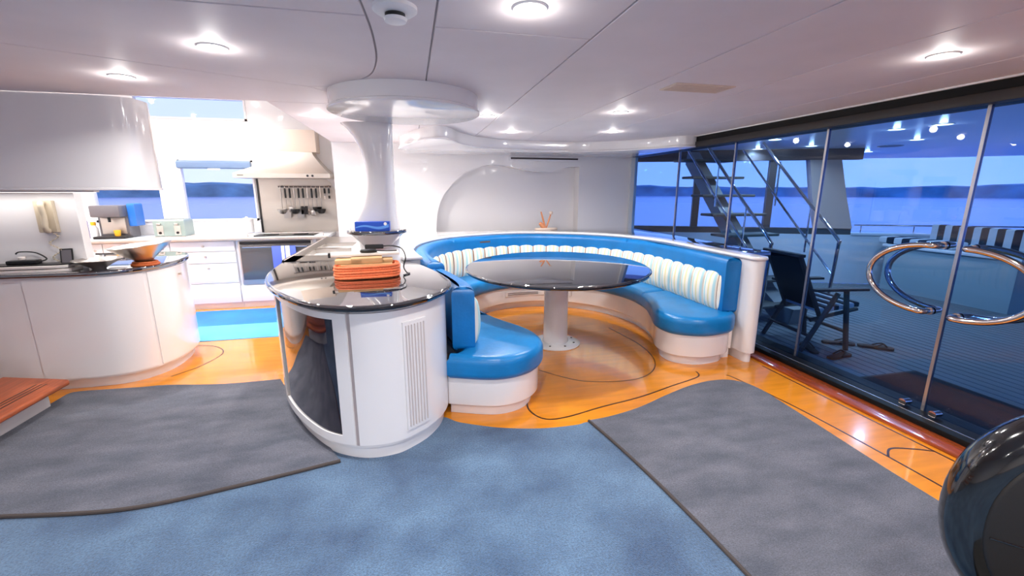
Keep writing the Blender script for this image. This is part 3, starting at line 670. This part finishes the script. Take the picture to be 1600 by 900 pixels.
t = thing('tea_towel', 'blue and white striped towel hanging on the oven door handle', 'towel', (-1.70, FY - .045, .79))
for i, (x0, x1, m_) in enumerate(((-.06, .05, 'towel_blue'), (.05, .085, 'towel_white'), (.085, .10, 'towel_blue'), (.10, .15, 'towel_white'), (.15, .22, 'towel_blue'))):
    bm = bmesh.new(); prof = [(.012, -.20), (.013, -.08), (.012, .0), (.006, .018), (-.006, .019), (-.014, .0), (-.018, -.15), (-.016, -.34)]
    a_ = [bm.verts.new((x0, y, z)) for y, z in prof]; b2 = [bm.verts.new((x1, y, z)) for y, z in prof]
    for j in range(len(prof) - 1): bm.faces.new((a_[j], a_[j+1], b2[j+1], b2[j]))
    finish('stripe', bm, m_, t)
wt = thing('galley_worktop', 'pale steel-edged worktop along the galley window wall', 'worktop')
prism('slab', [(-4.48, 6.10), (-1.08, 6.10), (-1.08, 6.74), (-4.48, 6.74)], .886, .925, 'boat_white', wt, .006, .008); box('front_edge', -4.48, -1.08, 6.085, 6.10, .888, .922, 'steel_soft', wt, .004)
t = thing('hob', 'flat steel cooking hob with guard rail under the range hood', 'hob', (-1.62, 6.42, .926))
prism('plate', [(-.36, -.24), (.36, -.24), (.36, .24), (-.36, .24)], 0, .012, 'dark_steel', t, .002, .004)
for x_, y_ in ((-.18, -.11), (.18, -.11), (-.18, .11), (.18, .11)): lathe('burner', [(.09, 0), (.09, .008), (.06, .012), (.02, .012), (0, .010)], 'black_plastic', t, (x_, y_, .012), 20)
tube('guard_rail', [(-.42, -.26, .0), (-.42, -.26, .045), (0, -.26, .045), (.48, -.26, .045), (.48, -.26, 0)], .008, 'chrome', t, 8)
bs = [(-2.02, .926), (-1.0, .926)] + [(-.985 - .0*k, 1.0) for k in range(1)] + [(-.975, 1.20), (-1.0, 1.38), (-1.04, 1.52), (-1.10, 1.62), (-1.14, 1.66), (-2.02, 1.66)]
bm = bmesh.new(); a_ = [bm.verts.new((x, WY - .012, z)) for x, z in bs]; b2 = [bm.verts.new((x, WY - .001, z)) for x, z in bs]
bm.faces.new(a_); bm.faces.new(b2[::-1])
for i in range(len(bs)): bm.faces.new((a_[i-1], a_[i], b2[i], b2[i-1]))
t = thing('splashback', 'stainless splashback panel behind the hob', 'splashback'); finish('sheet', bm, 'steel_soft', t, False)
box('side_trim', -2.04, -2.015, WY - .02, WY - .001, .926, 1.66, 'dark_steel', t)
hd_ = thing('range_hood', 'stainless range hood with flared skirt above the hob', 'hood', (-1.58, WY, 1.66))
secs = []
for z, hw, y0, xo in ((.0, .57, -.50, 0), (.055, .57, -.50, 0), (.075, .54, -.46, 0), (.14, .44, -.38, .06), (.22, .34, -.32, .11), (.30, .27, -.28, .13), (.34, .25, -.27, .14)):
    secs.append([(-hw + xo, y0, z), (hw + xo * .6, y0, z), (hw + xo * .6, -.001, z), (-hw + xo, -.001, z)])
finish('skirt', loft_bm(secs), 'steel_soft', hd_, True, .5)
box('chimney', -.11, .39, -.27, -.001, .34, .62, 'hatch_beige', hd_, .004)
for x_ in (.30, .36): 
    k = lathe('control_knob', [(0, 0), (.014, 0), (.014, .012), (0, .014)], 'black_plastic', hd_, seg=12); k.location = (x_, -.5, .028); k.rotation_euler = (PI/2, 0, 0)
box('logo_plate', -.52, -.45, -.503, -.499, .028, .036, 'dark_steel', hd_)
rl_ = thing('utensil_rail', 'dark wall rail holding the hanging kitchen utensils', 'rail', (-1.42, WY - .06, 1.555))
tube('bar', [(-.34, 0, 0), (0, 0, 0), (.34, 0, 0)], .011, 'vent_dark', rl_, 10)
for x_ in (-.30, .30): tube('bracket', [(x_, 0, 0), (x_, .047, .012)], .008, 'vent_dark', rl_, 8)
kinds = ['ladle', 'spatula', 'spoon', 'ladle', 'slotted', 'turner', 'whisk', 'spoon', 'strainer', 'ladle', 'fork', 'brush']
labs = ['steel ladle at the left end of the utensil rail', 'black spatula second from the left on the rail', 'steel spoon hanging third from the left on the rail', 'large steel ladle with wide bowl on the rail', 'slotted steel spoon near the rail middle', 'broad grey fish slice in the rail middle', 'thin steel whisk right of the fish slice', 'white-handled spoon right of the rail middle', 'dark round strainer hanging on the rail', 'dark deep ladle right of the strainer', 'short fork near the right end of the rail', 'short brush at the right end of the rail']
for i, (kd, lb) in enumerate(zip(kinds, labs)):
    x = -.31 + i * .0565; short = kd in ('fork', 'brush'); ln = .12 if short else .30 + .03 * math.sin(i * 2.1)
    t = thing('kitchen_utensil', lb, 'utensil', (-1.42 + x, WY - .06 - .020, 1.552), 0, 'utensils hanging on the rail')
    tube('hook', [(0, .02, .013), (0, .006, .018), (0, -.004, .006), (0, 0, -.02)], .003, 'chrome', t, 6)
    tube('grip', [(0, 0, -.02), (0, 0, -.07), (0, 0, -.02 - (.07 if short else .13))], .013, 'black_plastic' if i % 3 else 'steel_soft', t, 8)
    tube('shaft', [(0, 0, -.10 if not short else -.07), (0, 0, -ln)], .006, 'steel', t, 6)
    m_ = 'dark_steel' if i in (3, 5, 8, 9) else 'steel'
    if kd in ('ladle', 'strainer'): lathe('bowl', [(.0, -.07), (.036, -.06), (.056, -.03), (.062, 0), (.058, 0), (.05, -.026), (.032, -.054), (0, -.064)], m_, t, (0, -.045 if i % 2 else -.01, -ln), 18)
    elif kd in ('turner', 'spatula', 'slotted'): prism('blade', [(-.045, -.002), (.045, -.002), (.045, .002), (-.045, .002)], -ln - .10, -ln + .012, m_, t)
    elif kd == 'spoon': prism('bowl', circle(0, 0, .032, 20, .010), -ln - .07, -ln + .01, m_, t, .02, .02)
    elif kd == 'whisk':
        for a in range(4): tube('wire', [(0, 0, -ln), (.03*math.cos(a*PI/4), .03*math.sin(a*PI/4), -ln - .05), (0, 0, -ln - .09), (-.03*math.cos(a*PI/4), -.03*math.sin(a*PI/4), -ln - .05), (0, 0, -ln)], .002, 'chrome', t, 5)
    elif kd == 'fork':
        for s_ in (-.008, 0, .008): tube('tine', [(s_, 0, -ln), (s_, 0, -ln - .04)], .002, 'chrome', t, 5)
    else: prism('bristles', circle(0, 0, .014, 12, .01), -ln - .04, -ln, 'black_plastic', t)
# small appliances on the galley worktop
t = thing('toaster', 'pale green four-slot toaster on the galley worktop', 'toaster', (-2.95, 6.40, .926))
prism('body', [(-.17, -.12), (.17, -.12), (.17, .12), (-.17, .12)], .015, .225, 'toaster_green', t, .01, .025); prism('base', [(-.175, -.125), (.175, -.125), (.175, .125), (-.175, .125)], 0, .016, 'chrome', t, .004, .002)
for x_ in (-.10, .09):
    box('control_panel', x_ - .035, x_ + .035, -.126, -.119, .03, .15, 'steel_soft', t, .002)
    box('lever', x_ - .02, x_ + .02, -.145, -.12, .16, .178, 'chrome', t, .004); k = lathe('dial', [(0, 0), (.016, 0), (.014, .012), (0, .012)], 'dark_steel', t, seg=14); k.location = (x_, -.126, .06); k.rotation_euler = (PI/2, 0, 0)
for y_ in (-.06, .04): box('slot', -.14, .14, y_, y_ + .03, .2245, .2262, 'black_plastic', t)
t = thing('coffee_machine', 'grey coffee machine with blue water tank by the galley window', 'coffee machine', (-3.56, 6.42, .926))
prism('body', [(-.19, -.02), (.12, -.02), (.12, .2), (-.19, .2)], 0, .40, 'appliance_grey', t, .01, .02); box('head', -.19, .12, -.16, .0, .26, .40, 'appliance_grey', t, .015); box('base_tray', -.19, .14, -.18, .0, 0, .03, 'dark_steel', t, .006)
box('front_panel', -.165, .095, -.03, -.019, .05, .25, 'steel_soft', t, .004); tube('spout', [(-.03, -.1, .26), (-.03, -.1, .2)], .014, 'black_plastic', t); prism('water_tank', [(.12, .0), (.20, .0), (.20, .18), (.12, .18)], .14, .42, 'plastic_blue', t, .01, .02)
lathe('cup', [(0, 0), (.028, 0), (.036, .07), (.032, .07), (.026, .006), (0, .006)], 'yellow', t, (.03, -.1, .031), 18)
for (x, lb, m1, m2) in ((-3.90, 'slim bottle with purple cap beside the coffee machine', 'purple', 'black_plastic'), (-3.80, 'small jar with yellow lid beside the coffee machine', 'yellow', 'paper_white')):
    t = thing('bottle' if m1 == 'purple' else 'jar', lb, 'bottle' if m1 == 'purple' else 'jar', (x, 6.38, .926)); h = .34 if m1 == 'purple' else .2
    lathe('body', [(0, 0), (.036, 0), (.04, .01), (.04, h*.6), (.02, h*.78), (.02, h*.8), (0, h*.8)], m1 if m1 == 'purple' else m2, t, seg=20); lathe('cap', [(0, h*.8), (.026, h*.8), (.026, h), (0, h)], m2 if m1 == 'purple' else m1, t, seg=20)
t = thing('canister', 'white storage canister left of the splashback', 'canister', (-2.02 - .10, 6.45, .926))
lathe('body', [(0, 0), (.07, 0), (.074, .01), (.074, .19), (0, .19)], 'paper_white', t); lathe('lid', [(0, .19), (.078, .19), (.078, .215), (.02, .225), (.014, .24), (0, .242)], 'paper_white', t)

# ================================================================== LEFT CABINET, UPPER CABINET, STAIRS
lo = spline([Vector(p) for p in [(-3.2, 3.745), (-2.75, 3.74), (-2.45, 3.74), (-2.25, 3.765), (-2.10, 3.86), (-2.0, 4.03), (-1.97, 4.25), (-2.0, 4.5), (-2.10, 4.72), (-2.28, 4.88)]], 6)
LO = [(-4.45, 3.745)] + [(p.x, p.y) for p in lo] + [(-4.45, 4.88)]
lc = thing('counter_cabinet', 'white curved-end cabinet beside the stairs on the left', 'cabinet')
prism('body', offset(ccw(LO), -.03), .085, .888, 'gelcoat', lc); prism('toe_kick', offset(ccw(LO), -.075), 0, .086, 'gelcoat', lc)
d0 = [Vector((p.x, p.y)) for p in lo]
dp = offset(d0, -.03, False)
if dp[len(dp)//2].x > d0[len(d0)//2].x: dp = offset(d0, .03, False)
def od(p, d): 
    q = offset(p, d, False); return d if q[len(q)//2].x > p[len(p)//2].x or q[0].y < p[0].y else -d
sd_ = 1 if offset(dp, .01, False)[len(dp)//2].x > dp[len(dp)//2].x else -1
q = sub(dp, (-2.07, 3.95), (-2.05, 4.6)); dr = strip('door', q, 0, sd_*.008, .10, .875, 'gelcoat', lc)
q = sub(dp, (-2.72, 3.77), (-2.09, 3.92)); strip('curved_panel', q, 0, sd_*.008, .10, .875, 'gelcoat', lc)
k = lathe('knob', [(0, 0), (.008, 0), (.008, .014), (.014, .02), (0, .026)], 'steel_soft', dr, seg=12); k.location = (-1.985, 4.25, .80); k.rotation_euler = (0, PI/2, 0)
prism('side_worktop', LO, .888, .922, 'granite', None, rb=.010, rt=.012)
tag(bpy.data.objects['side_worktop'], 'black polished stone worktop on the left curved cabinet', 'worktop')
uo = [(-4.45, 3.55)] + [(p.x, p.y) for p in spline([Vector(p) for p in [(-2.4, 3.55), (-2.05, 3.55), (-1.88, 3.56), (-1.80, 3.60), (-1.775, 3.68), (-1.78, 3.78), (-1.84, 3.915)]], 5)] + [(-4.45, 3.915)]
uc = thing('upper_cabinet', 'large glossy white wall cabinet hanging at the upper left', 'cabinet')
prism('carcass', uo, 1.515, 2.105, 'gelcoat', uc, rb=.012); prism('bottom_rail', offset(ccw(uo), .004), 1.503, 1.520, 'gelcoat', uc, .005, .004)
t = thing('added_cabinet_light', 'added slim lamp under the left wall cabinet to brighten the wall', 'light', (-2.7, 3.80, 1.503))  # unseen lamp, added to brighten the partition wall below the cabinet
box('housing', -.6, .5, -.03, .03, -.014, -.0005, 'lamp_trim', t, .003); box('diffuser', -.58, .48, -.02, .02, -.016, -.014, 'lamp_soft', t)
ld = bpy.data.lights.new('lamp', 'AREA'); ld.shape = 'RECTANGLE'; ld.size = 1.05; ld.size_y = .04; ld.energy = 1.8; ld.color = (1, .965, .93)
lo_ = bpy.data.objects.new('lamp', ld); C.objects.link(lo_); lo_.parent = t; lo_.location = (-.05, 0, -.02)
# telephone on the partition wall
t = thing('wall_telephone', 'beige corded telephone mounted on the white partition wall', 'telephone', (-2.60, 3.92, 1.20), 0)
prism('base', [(-.055, -.035), (.055, -.035), (.055, -.001), (-.055, -.001)], 0, .23, 'phone_beige', t, .006, .006)
hs = tube('handset', spline([Vector(p) for p in [(.01, -.045, .015), (.01, -.068, .03), (.01, -.060, .115), (.01, -.068, .20), (.01, -.045, .215)]], 4), .019, 'phone_beige', t, 10)
tube('coil_cord', [(.02 + .03*math.sin(a*.25) + .008*math.cos(a*2.2), -.03 + .008*math.sin(a*2.2), -a*.0042) for a in range(0, 55)], .003, 'phone_beige', t, 6)
# things on the left worktop
Z0 = .9225
t = thing('document_tray', 'cream stacked tray with black lid on the left worktop', 'tray', (-2.80, 3.865 + .01, Z0), math.radians(2))
t.location = (-2.72, 3.83, Z0)
prism('lower_tray', [(-.26, -.075), (.20, -.075), (.27, -.05), (.27, .075), (-.26, .075)], 0, .022, 'tray_white', t, .003, .004)
prism('upper_tray', [(-.26, -.075), (.18, -.075), (.25, -.05), (.25, .07), (-.26, .07)], .028, .048, 'tray_white', t, .003, .004)
prism('spacer', [(-.24, -.06), (.18, -.06), (.22, .06), (-.24, .06)], .022, .028, 'black_plastic', t)
prism('dark_lid', [(-.25, -.06), (.20, -.06), (.26, -.03), (.25, .07), (-.25, .07)], .048, .056, 'dark_steel', t, .002, .002)
t = thing('charger', 'black power adapter with cable on top of the stacked tray', 'charger', (-2.76, 3.845, Z0 + .0565), .1)
prism('brick', [(-.09, -.025), (.08, -.03), (.085, .03), (-.09, .025)], 0, .028, 'black_plastic', t, .006, .008); prism('plug', circle(-.02, .02, .02, 14), .028, .05, 'tray_white', t, .004, .004)
tube('cable', spline([Vector(p) for p in [(.08, 0, .014), (.12, .02, .03), (.05, .045, .075), (-.03, .03, .085), (-.05, .02, .07)]], 6), .005, 'black_plastic', t, 6)
t = thing('tablet_phone', 'dark cordless handset leaning upright beside the tray', 'phone', (-2.515, 3.862, Z0), .25)
b0 = prism('screen_slab', [(-.035, -.006), (.035, -.006), (.035, .006), (-.035, .006)], 0, .16, 'black_plastic', t, .003, .003); b0.rotation_euler = (math.radians(-14), 0, 0)
b1 = prism('screen', [(-.028, -.0075), (.028, -.0075), (.028, -.006), (-.028, -.006)], .05, .15, 'appliance_grey', t); b1.rotation_euler = b0.rotation_euler
prism('cradle', circle(0, .01, .045, 20, .035), 0, .022, 'dark_steel', t, .004, .006)
t = thing('paper_napkin', 'folded white paper lying on the left worktop', 'paper', (-2.22, 3.865, Z0), .4)
prism('sheet', [(-.04, -.03), (.06, -.045), (.07, .02), (-.03, .03)], 0, .003, 'paper_white', t)
t = thing('serving_bowl', 'wide conical steel bowl beside the phone, behind the tilted bowl', 'bowl', (-2.315, 3.855, Z0))
lathe('shell', [(0, 0), (.04, 0), (.044, .010), (.08, .035), (.15, .072), (.147, .076), (.078, .042), (.04, .016), (0, .014)], 'steel', t, seg=44)
t = thing('woven_trivet', 'orange woven ring under the tilted steel bowl', 'trivet', (-2.09, 4.01, Z0))
for r_, z_ in ((.085, .008), (.075, .022)): tube('ring', [(r_*math.cos(a), r_*math.sin(a), z_) for a in [2*PI*j/36 for j in range(36)]], .0095, 'orange_ring', t, 8, True)
t = thing('serving_bowl', 'tilted steel bowl with orange chips in front of the other bowl', 'bowl', (-2.09, 4.01, Z0 + .034)); t.rotation_euler = (math.radians(2), math.radians(-6), 0)
lathe('shell', [(0, 0), (.06, 0), (.066, .012), (.12, .055), (.205, .125), (.201, .130), (.115, .063), (.06, .018), (0, .016)], 'steel', t, seg=44)
for k in range(5): 
    a = k*1.3; prism('chip', circle(.05 + .04*math.cos(a), .04*math.sin(a) + .03, .034, 12, .024), .075 + .008*k, .081 + .008*k, 'chips', t)
# stairs
stp = thing('staircase', 'white staircase with varnished wooden treads at the left edge', 'stairs', (-2.58, 2.95, 0))
for k in range(3):
    x1 = 0.17 - .40*k; z = .20*(k+1)
    bm = prism_bm([(x1 - .50, -.9), (x1 - .015, -.9), (x1, -.88), (x1, .53), (x1 - .015, .55), (x1 - .50, .72 if k else .70)], z - .04, z, .015, .015); tr = finish('tread', bm, 'tread_wood', stp)
    for gx in (.10, .13, .16): box('grip_groove', x1 - gx, x1 - gx + .010, -.85, .48, z - .001, z + .0012, 'inlay', tr)
    box('riser', x1 - .52, x1 - .13, -.9, .60 if k else .52, 0 if k == 0 else z - .20, z - .04, 'gelcoat', stp, .006)

# ================================================================== OUTSIDE DECK
dk = struct(prism('floor_deck', [(3.42, -6), (13.5, -6), (13.5, 3.3), (9.45, 4.63), (3.45, 7.15), (3.42, 7.15)], -.15, -.010, 'caulk'))
pb = box_bm(0, .088, 0, 1, -.012, 0.0, 0); pm = bpy.data.meshes.new('plank'); pb.to_mesh(pm); pb.free(); pm.materials.append(MATS['deck'])
for k in range(100):
    x = 3.43 + .1*k; ymax = 7.15 - .42*(x + .088 - 3.45)
    if x > 12.5: break
    o = bpy.data.objects.new('plank', pm); C.objects.link(o); o.parent = dk; o.location = (x, -5.9, 0); o.scale = (1, max(.3, ymax + 5.9), 1)
struct(prism('ceiling_deck', [(3.42, -6), (13.4, -6), (12.4, 4.6), (11.3, 6.2), (10.3, 7.0), (8.6, 7.7), (7.4, 8.2), (3.35, 8.6), (3.35, 6.50), (3.42, 6.50)], 2.15, 2.3, 'boat_white'))
for i, (x, y) in enumerate(((5.24, 3.53), (6.46, 4.62), (7.64, 6.2), (5.17, 3.92), (5.85, 5.61), (4.66, 5.03), (5.44, 6.2), (8.2, 3.6))):
    downlight(x, y, ('large oval deck ceiling light nearest the door handles', 'deck ceiling light right of the slanting pillar, lower of the bright ovals', 'deck ceiling light just above the slanting pillar', 'small round deck ceiling light left of the large oval one', 'deck ceiling light above the right stair handrail', 'deck ceiling light just below the dark header near the stairs', 'deck ceiling light behind the stair treads', 'deck ceiling light furthest right by the steel pole')[i], 2.15, 9.0, 'outside deck lights', .07, 'deck_lamp_lens', (1, .97, .94))
for x, y in ((7.0, 5.35), (7.2, 3.75)):
    t = thing('deck_speaker', 'round dark speaker in the deck ceiling ' + ('nearer the bulwark' if y > 5 else 'nearer the steel pole'), 'speaker', (x, y, 2.15), 0, 'outside deck speakers'); lathe('grille', [(0, -.006), (.12, -.006), (.14, 0)], 'bronze_frame', t); lathe('bezel', [(.14, 0), (.145, -.008), (.155, -.004), (.157, 0)], 'boat_grey', t)
# bulwark and bronze window enclosure
def LT(t): return Vector((3.45 + t, 7.15 - .42*t))
def bul(t0, t1, d0, d1, z0, z1, m_, parent, nm):
    nv = Vector((.42, 1)).normalized(); a, b_ = LT(t0), LT(t1)
    return prism(nm, [a + nv*d0, b_ + nv*d0, b_ + nv*d1, a + nv*d1], z0, z1, m_, parent)
bw = thing('bulwark', 'white bulwark wall along the far side of the deck', 'wall'); bul(0, 6.2, 0, .16, 0, .80, 'boat_white', bw, 'panel'); bul(3.5, 6.2, -.02, .18, .80, .83, 'boat_white', bw, 'capping')
wf = thing('deck_window_frame', 'dark bronze window frame standing on the bulwark behind the stairs', 'frame')
bul(0, 3.5, .02, .14, .80, .90, 'bronze_frame', wf, 'sill'); bul(0, 3.5, .02, .14, 1.98, 2.149, 'bronze_frame', wf, 'head')
for a in (.0, 1.22, 2.28): bul(a, a + .10, .04, .12, .90, 1.98, 'bronze_frame', wf, 'post')
for a, b_ in ((.1, 1.22), (1.32, 2.28), (2.38, 2.92)): bul(a, b_, .075, .085, .90, 1.98, 'window_glass', wf, 'pane')
t = thing('deck_pillar', 'tan slanting pillar at the end of the dark window frame', 'pillar')
bm = bmesh.new(); nv = Vector((.42, 1)).normalized()
secs = []
for z, a, b_ in ((.902, 3.02, 3.5), (1.4, 2.90, 3.36), (1.979, 2.80, 3.22)):
    p, q = LT(a), LT(b_); secs.append([(p.x + nv.x*.0, p.y + nv.y*.0, z), (q.x, q.y, z), (q.x + nv.x*.15, q.y + nv.y*.15, z), (p.x + nv.x*.15, p.y + nv.y*.15, z)])
finish('shaft', loft_bm(secs), 'pillar_tan', t, False)
t = thing('guard_rail', 'thin steel rail above the bulwark right of the pillar', 'rail')
a, b_ = LT(3.6), LT(6.2); tube('rail', [(a.x, a.y + .1, .95), ((a.x+b_.x)/2, (a.y+b_.y)/2 + .1, .95), (b_.x, b_.y + .1, .95)], .012, 'chrome', t, 8)
for tt in (3.7, 4.4, 5.1, 5.8): p = LT(tt); tube('stanchion', [(p.x, p.y + .1, .83), (p.x, p.y + .1, .95)], .009, 'chrome', t, 6)
# deck locker with striped cushions
t = thing('deck_locker', 'grey-white deck locker with a sun pad beyond the glass doors', 'locker', (7.15, 3.7, 0))
prism('body', [(0, 0), (1.1, 0), (1.1, 1.15), (.3, 1.55), (0, 1.55)], 0.0, .66, 'boat_grey', t, 0, .03); prism('lid', [(-.03, -.03), (1.13, -.03), (1.13, 1.18), (.32, 1.59), (-.03, 1.59)], .66, .70, 'boat_white', t, .006, .012)
def striped(name, label, loc, rot, L_, W_, H_, n_):
    t = thing(name, label, 'cushion', loc); t.rotation_euler = rot; st = L_ / n_
    for k in range(n_):
        prism('stripe', [(k*st, 0), ((k+1)*st, 0), ((k+1)*st, W_), (k*st, W_)], 0, H_, 'stripe_dark' if k % 2 else 'stripe_light', t, .02, .02, 3)
striped('striped_cushion', 'navy and white striped back cushion propped on the deck locker', (7.85, 3.95, .72), (math.radians(0), math.radians(0), math.radians(88)), 1.15, .12, .28, 13)
striped('striped_cushion', 'navy and white striped seat cushion lying on the deck locker edge', (7.50, 4.45, .702), (0, 0, math.radians(92)), .95, .30, .10, 9)
t = thing('deck_pole', 'thin steel pole standing on the outside deck beyond the doors', 'pole', (7.6, 3.05, 0)); tube('shaft', [(0, 0, 0), (.03, 0, 1.2), (.06, 0, 2.149)], .022, 'dark_steel', t, 10); lathe('foot', [(0, 0), (.07, 0), (.07, .015), (.03, .03), (0, .03)], 'chrome', t)
lathe('collar', [(0, 1.55), (.045, 1.55), (.045, 1.60), (0, 1.60)], 'chrome', t, (.04, 0, 0), 16)
t = thing('stern_rail', 'bent steel handrail at the far right of the deck', 'rail', (8.9, 3.2, 0)); tube('hoop', spline([Vector(p) for p in [(0, .5, 0), (0, .5, .85), (0, .42, .95), (0, -.4, .95), (0, -.5, .85), (0, -.5, 0)]], 5), .022, 'chrome', t, 10); tube('mid_bar', [(0, .5, .5), (0, -.5, .5)], .016, 'chrome', t, 8)
# outside steps
ss = thing('deck_stairs', 'open-tread deck stairs with steel handrails beyond the glass', 'stairs', (4.3, 4.0, 0))
for k in range(-2, 7):
    y = .70 + .25*k; z = .70 + .25*k
    if z > 2.1: break
    prism('tread', [(-.42, y - .13), (.42, y - .13), (.42, y + .13), (-.42, y + .13)], z - .035, z, 'stair_tread', ss, .01, .01)
secs = []
for k in range(-3, 7):
    y = .70 + .25*k; z = min(2.149, max(0.0, .62 + .25*k)); z0_ = max(0.0, z - .22) if k > -3 else 0
    secs.append([(-.12, y + .02, z0_), (.08, y + .02, z0_), (.08, y - .02, z0_ + .18), (-.12, y - .02, z0_ + .18)])
finish('stringer', loft_bm(secs), 'stair_beam', ss, False)
for s_ in (-.46, .46):
    hr = tube('handrail', spline([Vector(p) for p in [(s_, .05, .10), (s_, .02, .85), (s_, .06, .98), (s_, .6, 1.46), (s_, 1.33, 2.14)]], 5), .019, 'chrome', ss, 10)
    tube('mid_rail', [(s_, .04, .55), (s_, .7, 1.14), (s_, 1.7, 2.08)], .014, 'chrome', ss, 8)
    for y in (.45, 1.0): tube('baluster', [(s_, y, .45 + y - .15), (s_, y, 1.30 + y - .45 + .02)], .011, 'chrome', ss, 8)
# folding wooden chair
ch = thing('deck_chair', 'dark wooden folding armchair with black canvas back outside the glass', 'chair', (3.90, 3.45, 0), math.radians(-8))
for s_ in (-.27, .27):
    tube('leg', [(.18, s_, 0), (.05, s_, .30), (.06, s_, .58)], .022, 'chair_wood', ch, 8) if False else None
    bmx = lambda a, b_, wd: tube_bm([a, tuple((a[i]+b_[i])/2 for i in range(3)), b_], wd, 6)
    finish('leg', bmx((.17, s_, .0), (.08, s_, .585), .024), 'chair_wood', ch); finish('leg', bmx((-.30, s_, .0), (.0, s_, .56), .024), 'chair_wood', ch)
    prism('armrest', [(-.26, s_ - .035), (.28, s_ - .035), (.28, s_ + .035), (-.26, s_ + .035)], .585, .61, 'chair_wood', ch, .006, .008)
    finish('back_post', bmx((-.12, s_ * .85, .33), (-.40, s_ * .85, .92), .022), 'chair_wood', ch)
    finish('side_rail', bmx((-.22, s_ * .9, .30), (.24, s_ * .9, .40), .020), 'chair_wood', ch)
for z, x in ((.16, -.25), (.18, .14)): finish('stretcher', bmx((x, -.27, z), (x, .27, z), .016), 'chair_wood', ch)
bm = bmesh.new(); pr = [(-.145, .40), (-.21, .52), (-.29, .68), (-.385, .90)]
loft_bm([[(x - .012, -.235, z), (x + .012, -.235, z), (x + .012, .235, z), (x - .012, .235, z)] for x, z in pr], bm); finish('canvas_back', bm, 'chair_canvas', ch)
prism('top_slat', [(-.43, -.26), (-.37, -.26), (-.37, .26), (-.43, .26)], .90, .93, 'chair_wood', ch, .006, .006)
for k in range(8): prism('seat_stripe', [(-.14 + .05*k, -.24), (-.09 + .05*k, -.24), (-.09 + .05*k, .24), (-.14 + .05*k, .24)], .365 + .012*k*.6, .415 + .012*k*.6, 'stripe_dark' if k % 2 else 'stripe_light', ch, .012, .014, 3)
def sandal(x, y, rz, label):
    t = thing('sandal', label, 'sandal', (x, y, .0015), rz)
    prism('sole', [(p.x, p.y) for p in spline([Vector(p) for p in [(-.13, -.035), (0, -.035), (.10, -.048), (.135, 0), (.10, .045), (0, .032), (-.13, .035), (-.15, 0)]], 4, True)], 0, .022, 'sandal', t, .004, .006)
    for s_ in (-1, 1): tube('strap', spline([Vector(p) for p in [(.08, 0, .022), (.04, s_*.02, .05), (-.03, s_*.042, .018)]], 4), .007, 'sandal', t, 6)
sandal(4.12, 3.30, -.5, 'brown flip-flop right of the deck chair leg'); sandal(4.36, 3.12, -.7, 'brown flip-flop furthest right on the deck'); sandal(3.70, 3.26, 1.2, 'brown sandal under the front of the deck chair'); sandal(3.80, 3.02, .2, 'brown sandal nearest the glass under the deck chair')
t = thing('doormat', 'black doormat on the deck outside the glass doors', 'mat', (3.47, .9, .0015)); prism('pile', [(0, 0), (.62, 0), (.62, 1.68), (0, 1.68)], 0, .012, 'doormat', t, rt=.004); prism('border', [(-.03, -.03), (.65, -.03), (.65, 1.71), (-.03, 1.71)], 0, .006, 'black_frame', t)

# ---- water and far shore
sea = struct(prism('ground_sea', [(600*math.cos(a), 600*math.sin(a)) for a in [2*PI*k/48 for k in range(48)]], -3.3, -3.0, 'sea'))
bm = bmesh.new(); N = 240; rings = [[], [], [], []]; rnd = random.Random(3); hs = [rnd.uniform(.6, 1) for _ in range(N)]
for k in range(N):
    a = 2*PI*k/N; h = 7.0 + 2.5*math.sin(a*5 + 1) * math.sin(a*2.0) + 3.0*hs[k]
    for j, (rr_, zz) in enumerate(((420, -3.05), (428, -3 + h*.8), (445, -3 + h), (480, -3.05))): rings[j].append(bm.verts.new((rr_*math.cos(a), rr_*math.sin(a), zz)))
for j in range(3):
    for k in range(N): bm.faces.new((rings[j][k-1], rings[j][k], rings[j+1][k], rings[j+1][k-1]))
sho = finish('far_shore', bm, 'shore'); sho['kind'] = 'structure'; sho['label'] = 'dark wooded shoreline across the water'

# ================================================================== FOREGROUND CHAIR
fc = thing('lounge_chair', 'glossy black rounded chair back in the bottom right corner', 'chair', (1.56, .465, 0), math.radians(-40))
def superell(a, b_, n_, k=64): return [(math.copysign(abs(math.cos(q)) ** (2/n_), math.cos(q)) * a, math.copysign(abs(math.sin(q)) ** (2/n_), math.sin(q)) * b_) for q in [2*PI*i/k for i in range(k)]]
bk = prism('backrest', superell(.36, .335, 2.15), -.06, .06, 'black_lacquer', fc, .055, .055, 8); bk.rotation_euler = (PI/2, 0, 0); bk.location = (0, 0, .735)
fp_ = prism('face_pad', superell(.302, .278, 2.15), .055, .066, 'black_pad', fc, 0, .008, 3); fp_.rotation_euler = (PI/2, 0, 0); fp_.location = (0, 0, .735)
tube('seam', [(-.29, -.0665, .70), (-.1, -.0665, .685), (.28, -.0665, .67)], .003, 'black_lacquer', fc, 6)
prism('seat', [(x, y - .30) for x, y in superell(.33, .22, 3)], .34, .43, 'black_pad', fc, .03, .04); tube('pedestal', [(0, -.3, .04), (0, -.3, .34)], .035, 'chrome', fc, 14); lathe('foot', [(0, .0205), (.24, .0205), (.24, .03), (.05, .05), (0, .05)], 'chrome', fc, (0, -.3, 0))
for x_ in (-.15, .15): tube('bracket', [(x_, -.12, .40), (x_, -.07, .42), (x_, -.02, .47)], .014, 'chrome', fc, 8)
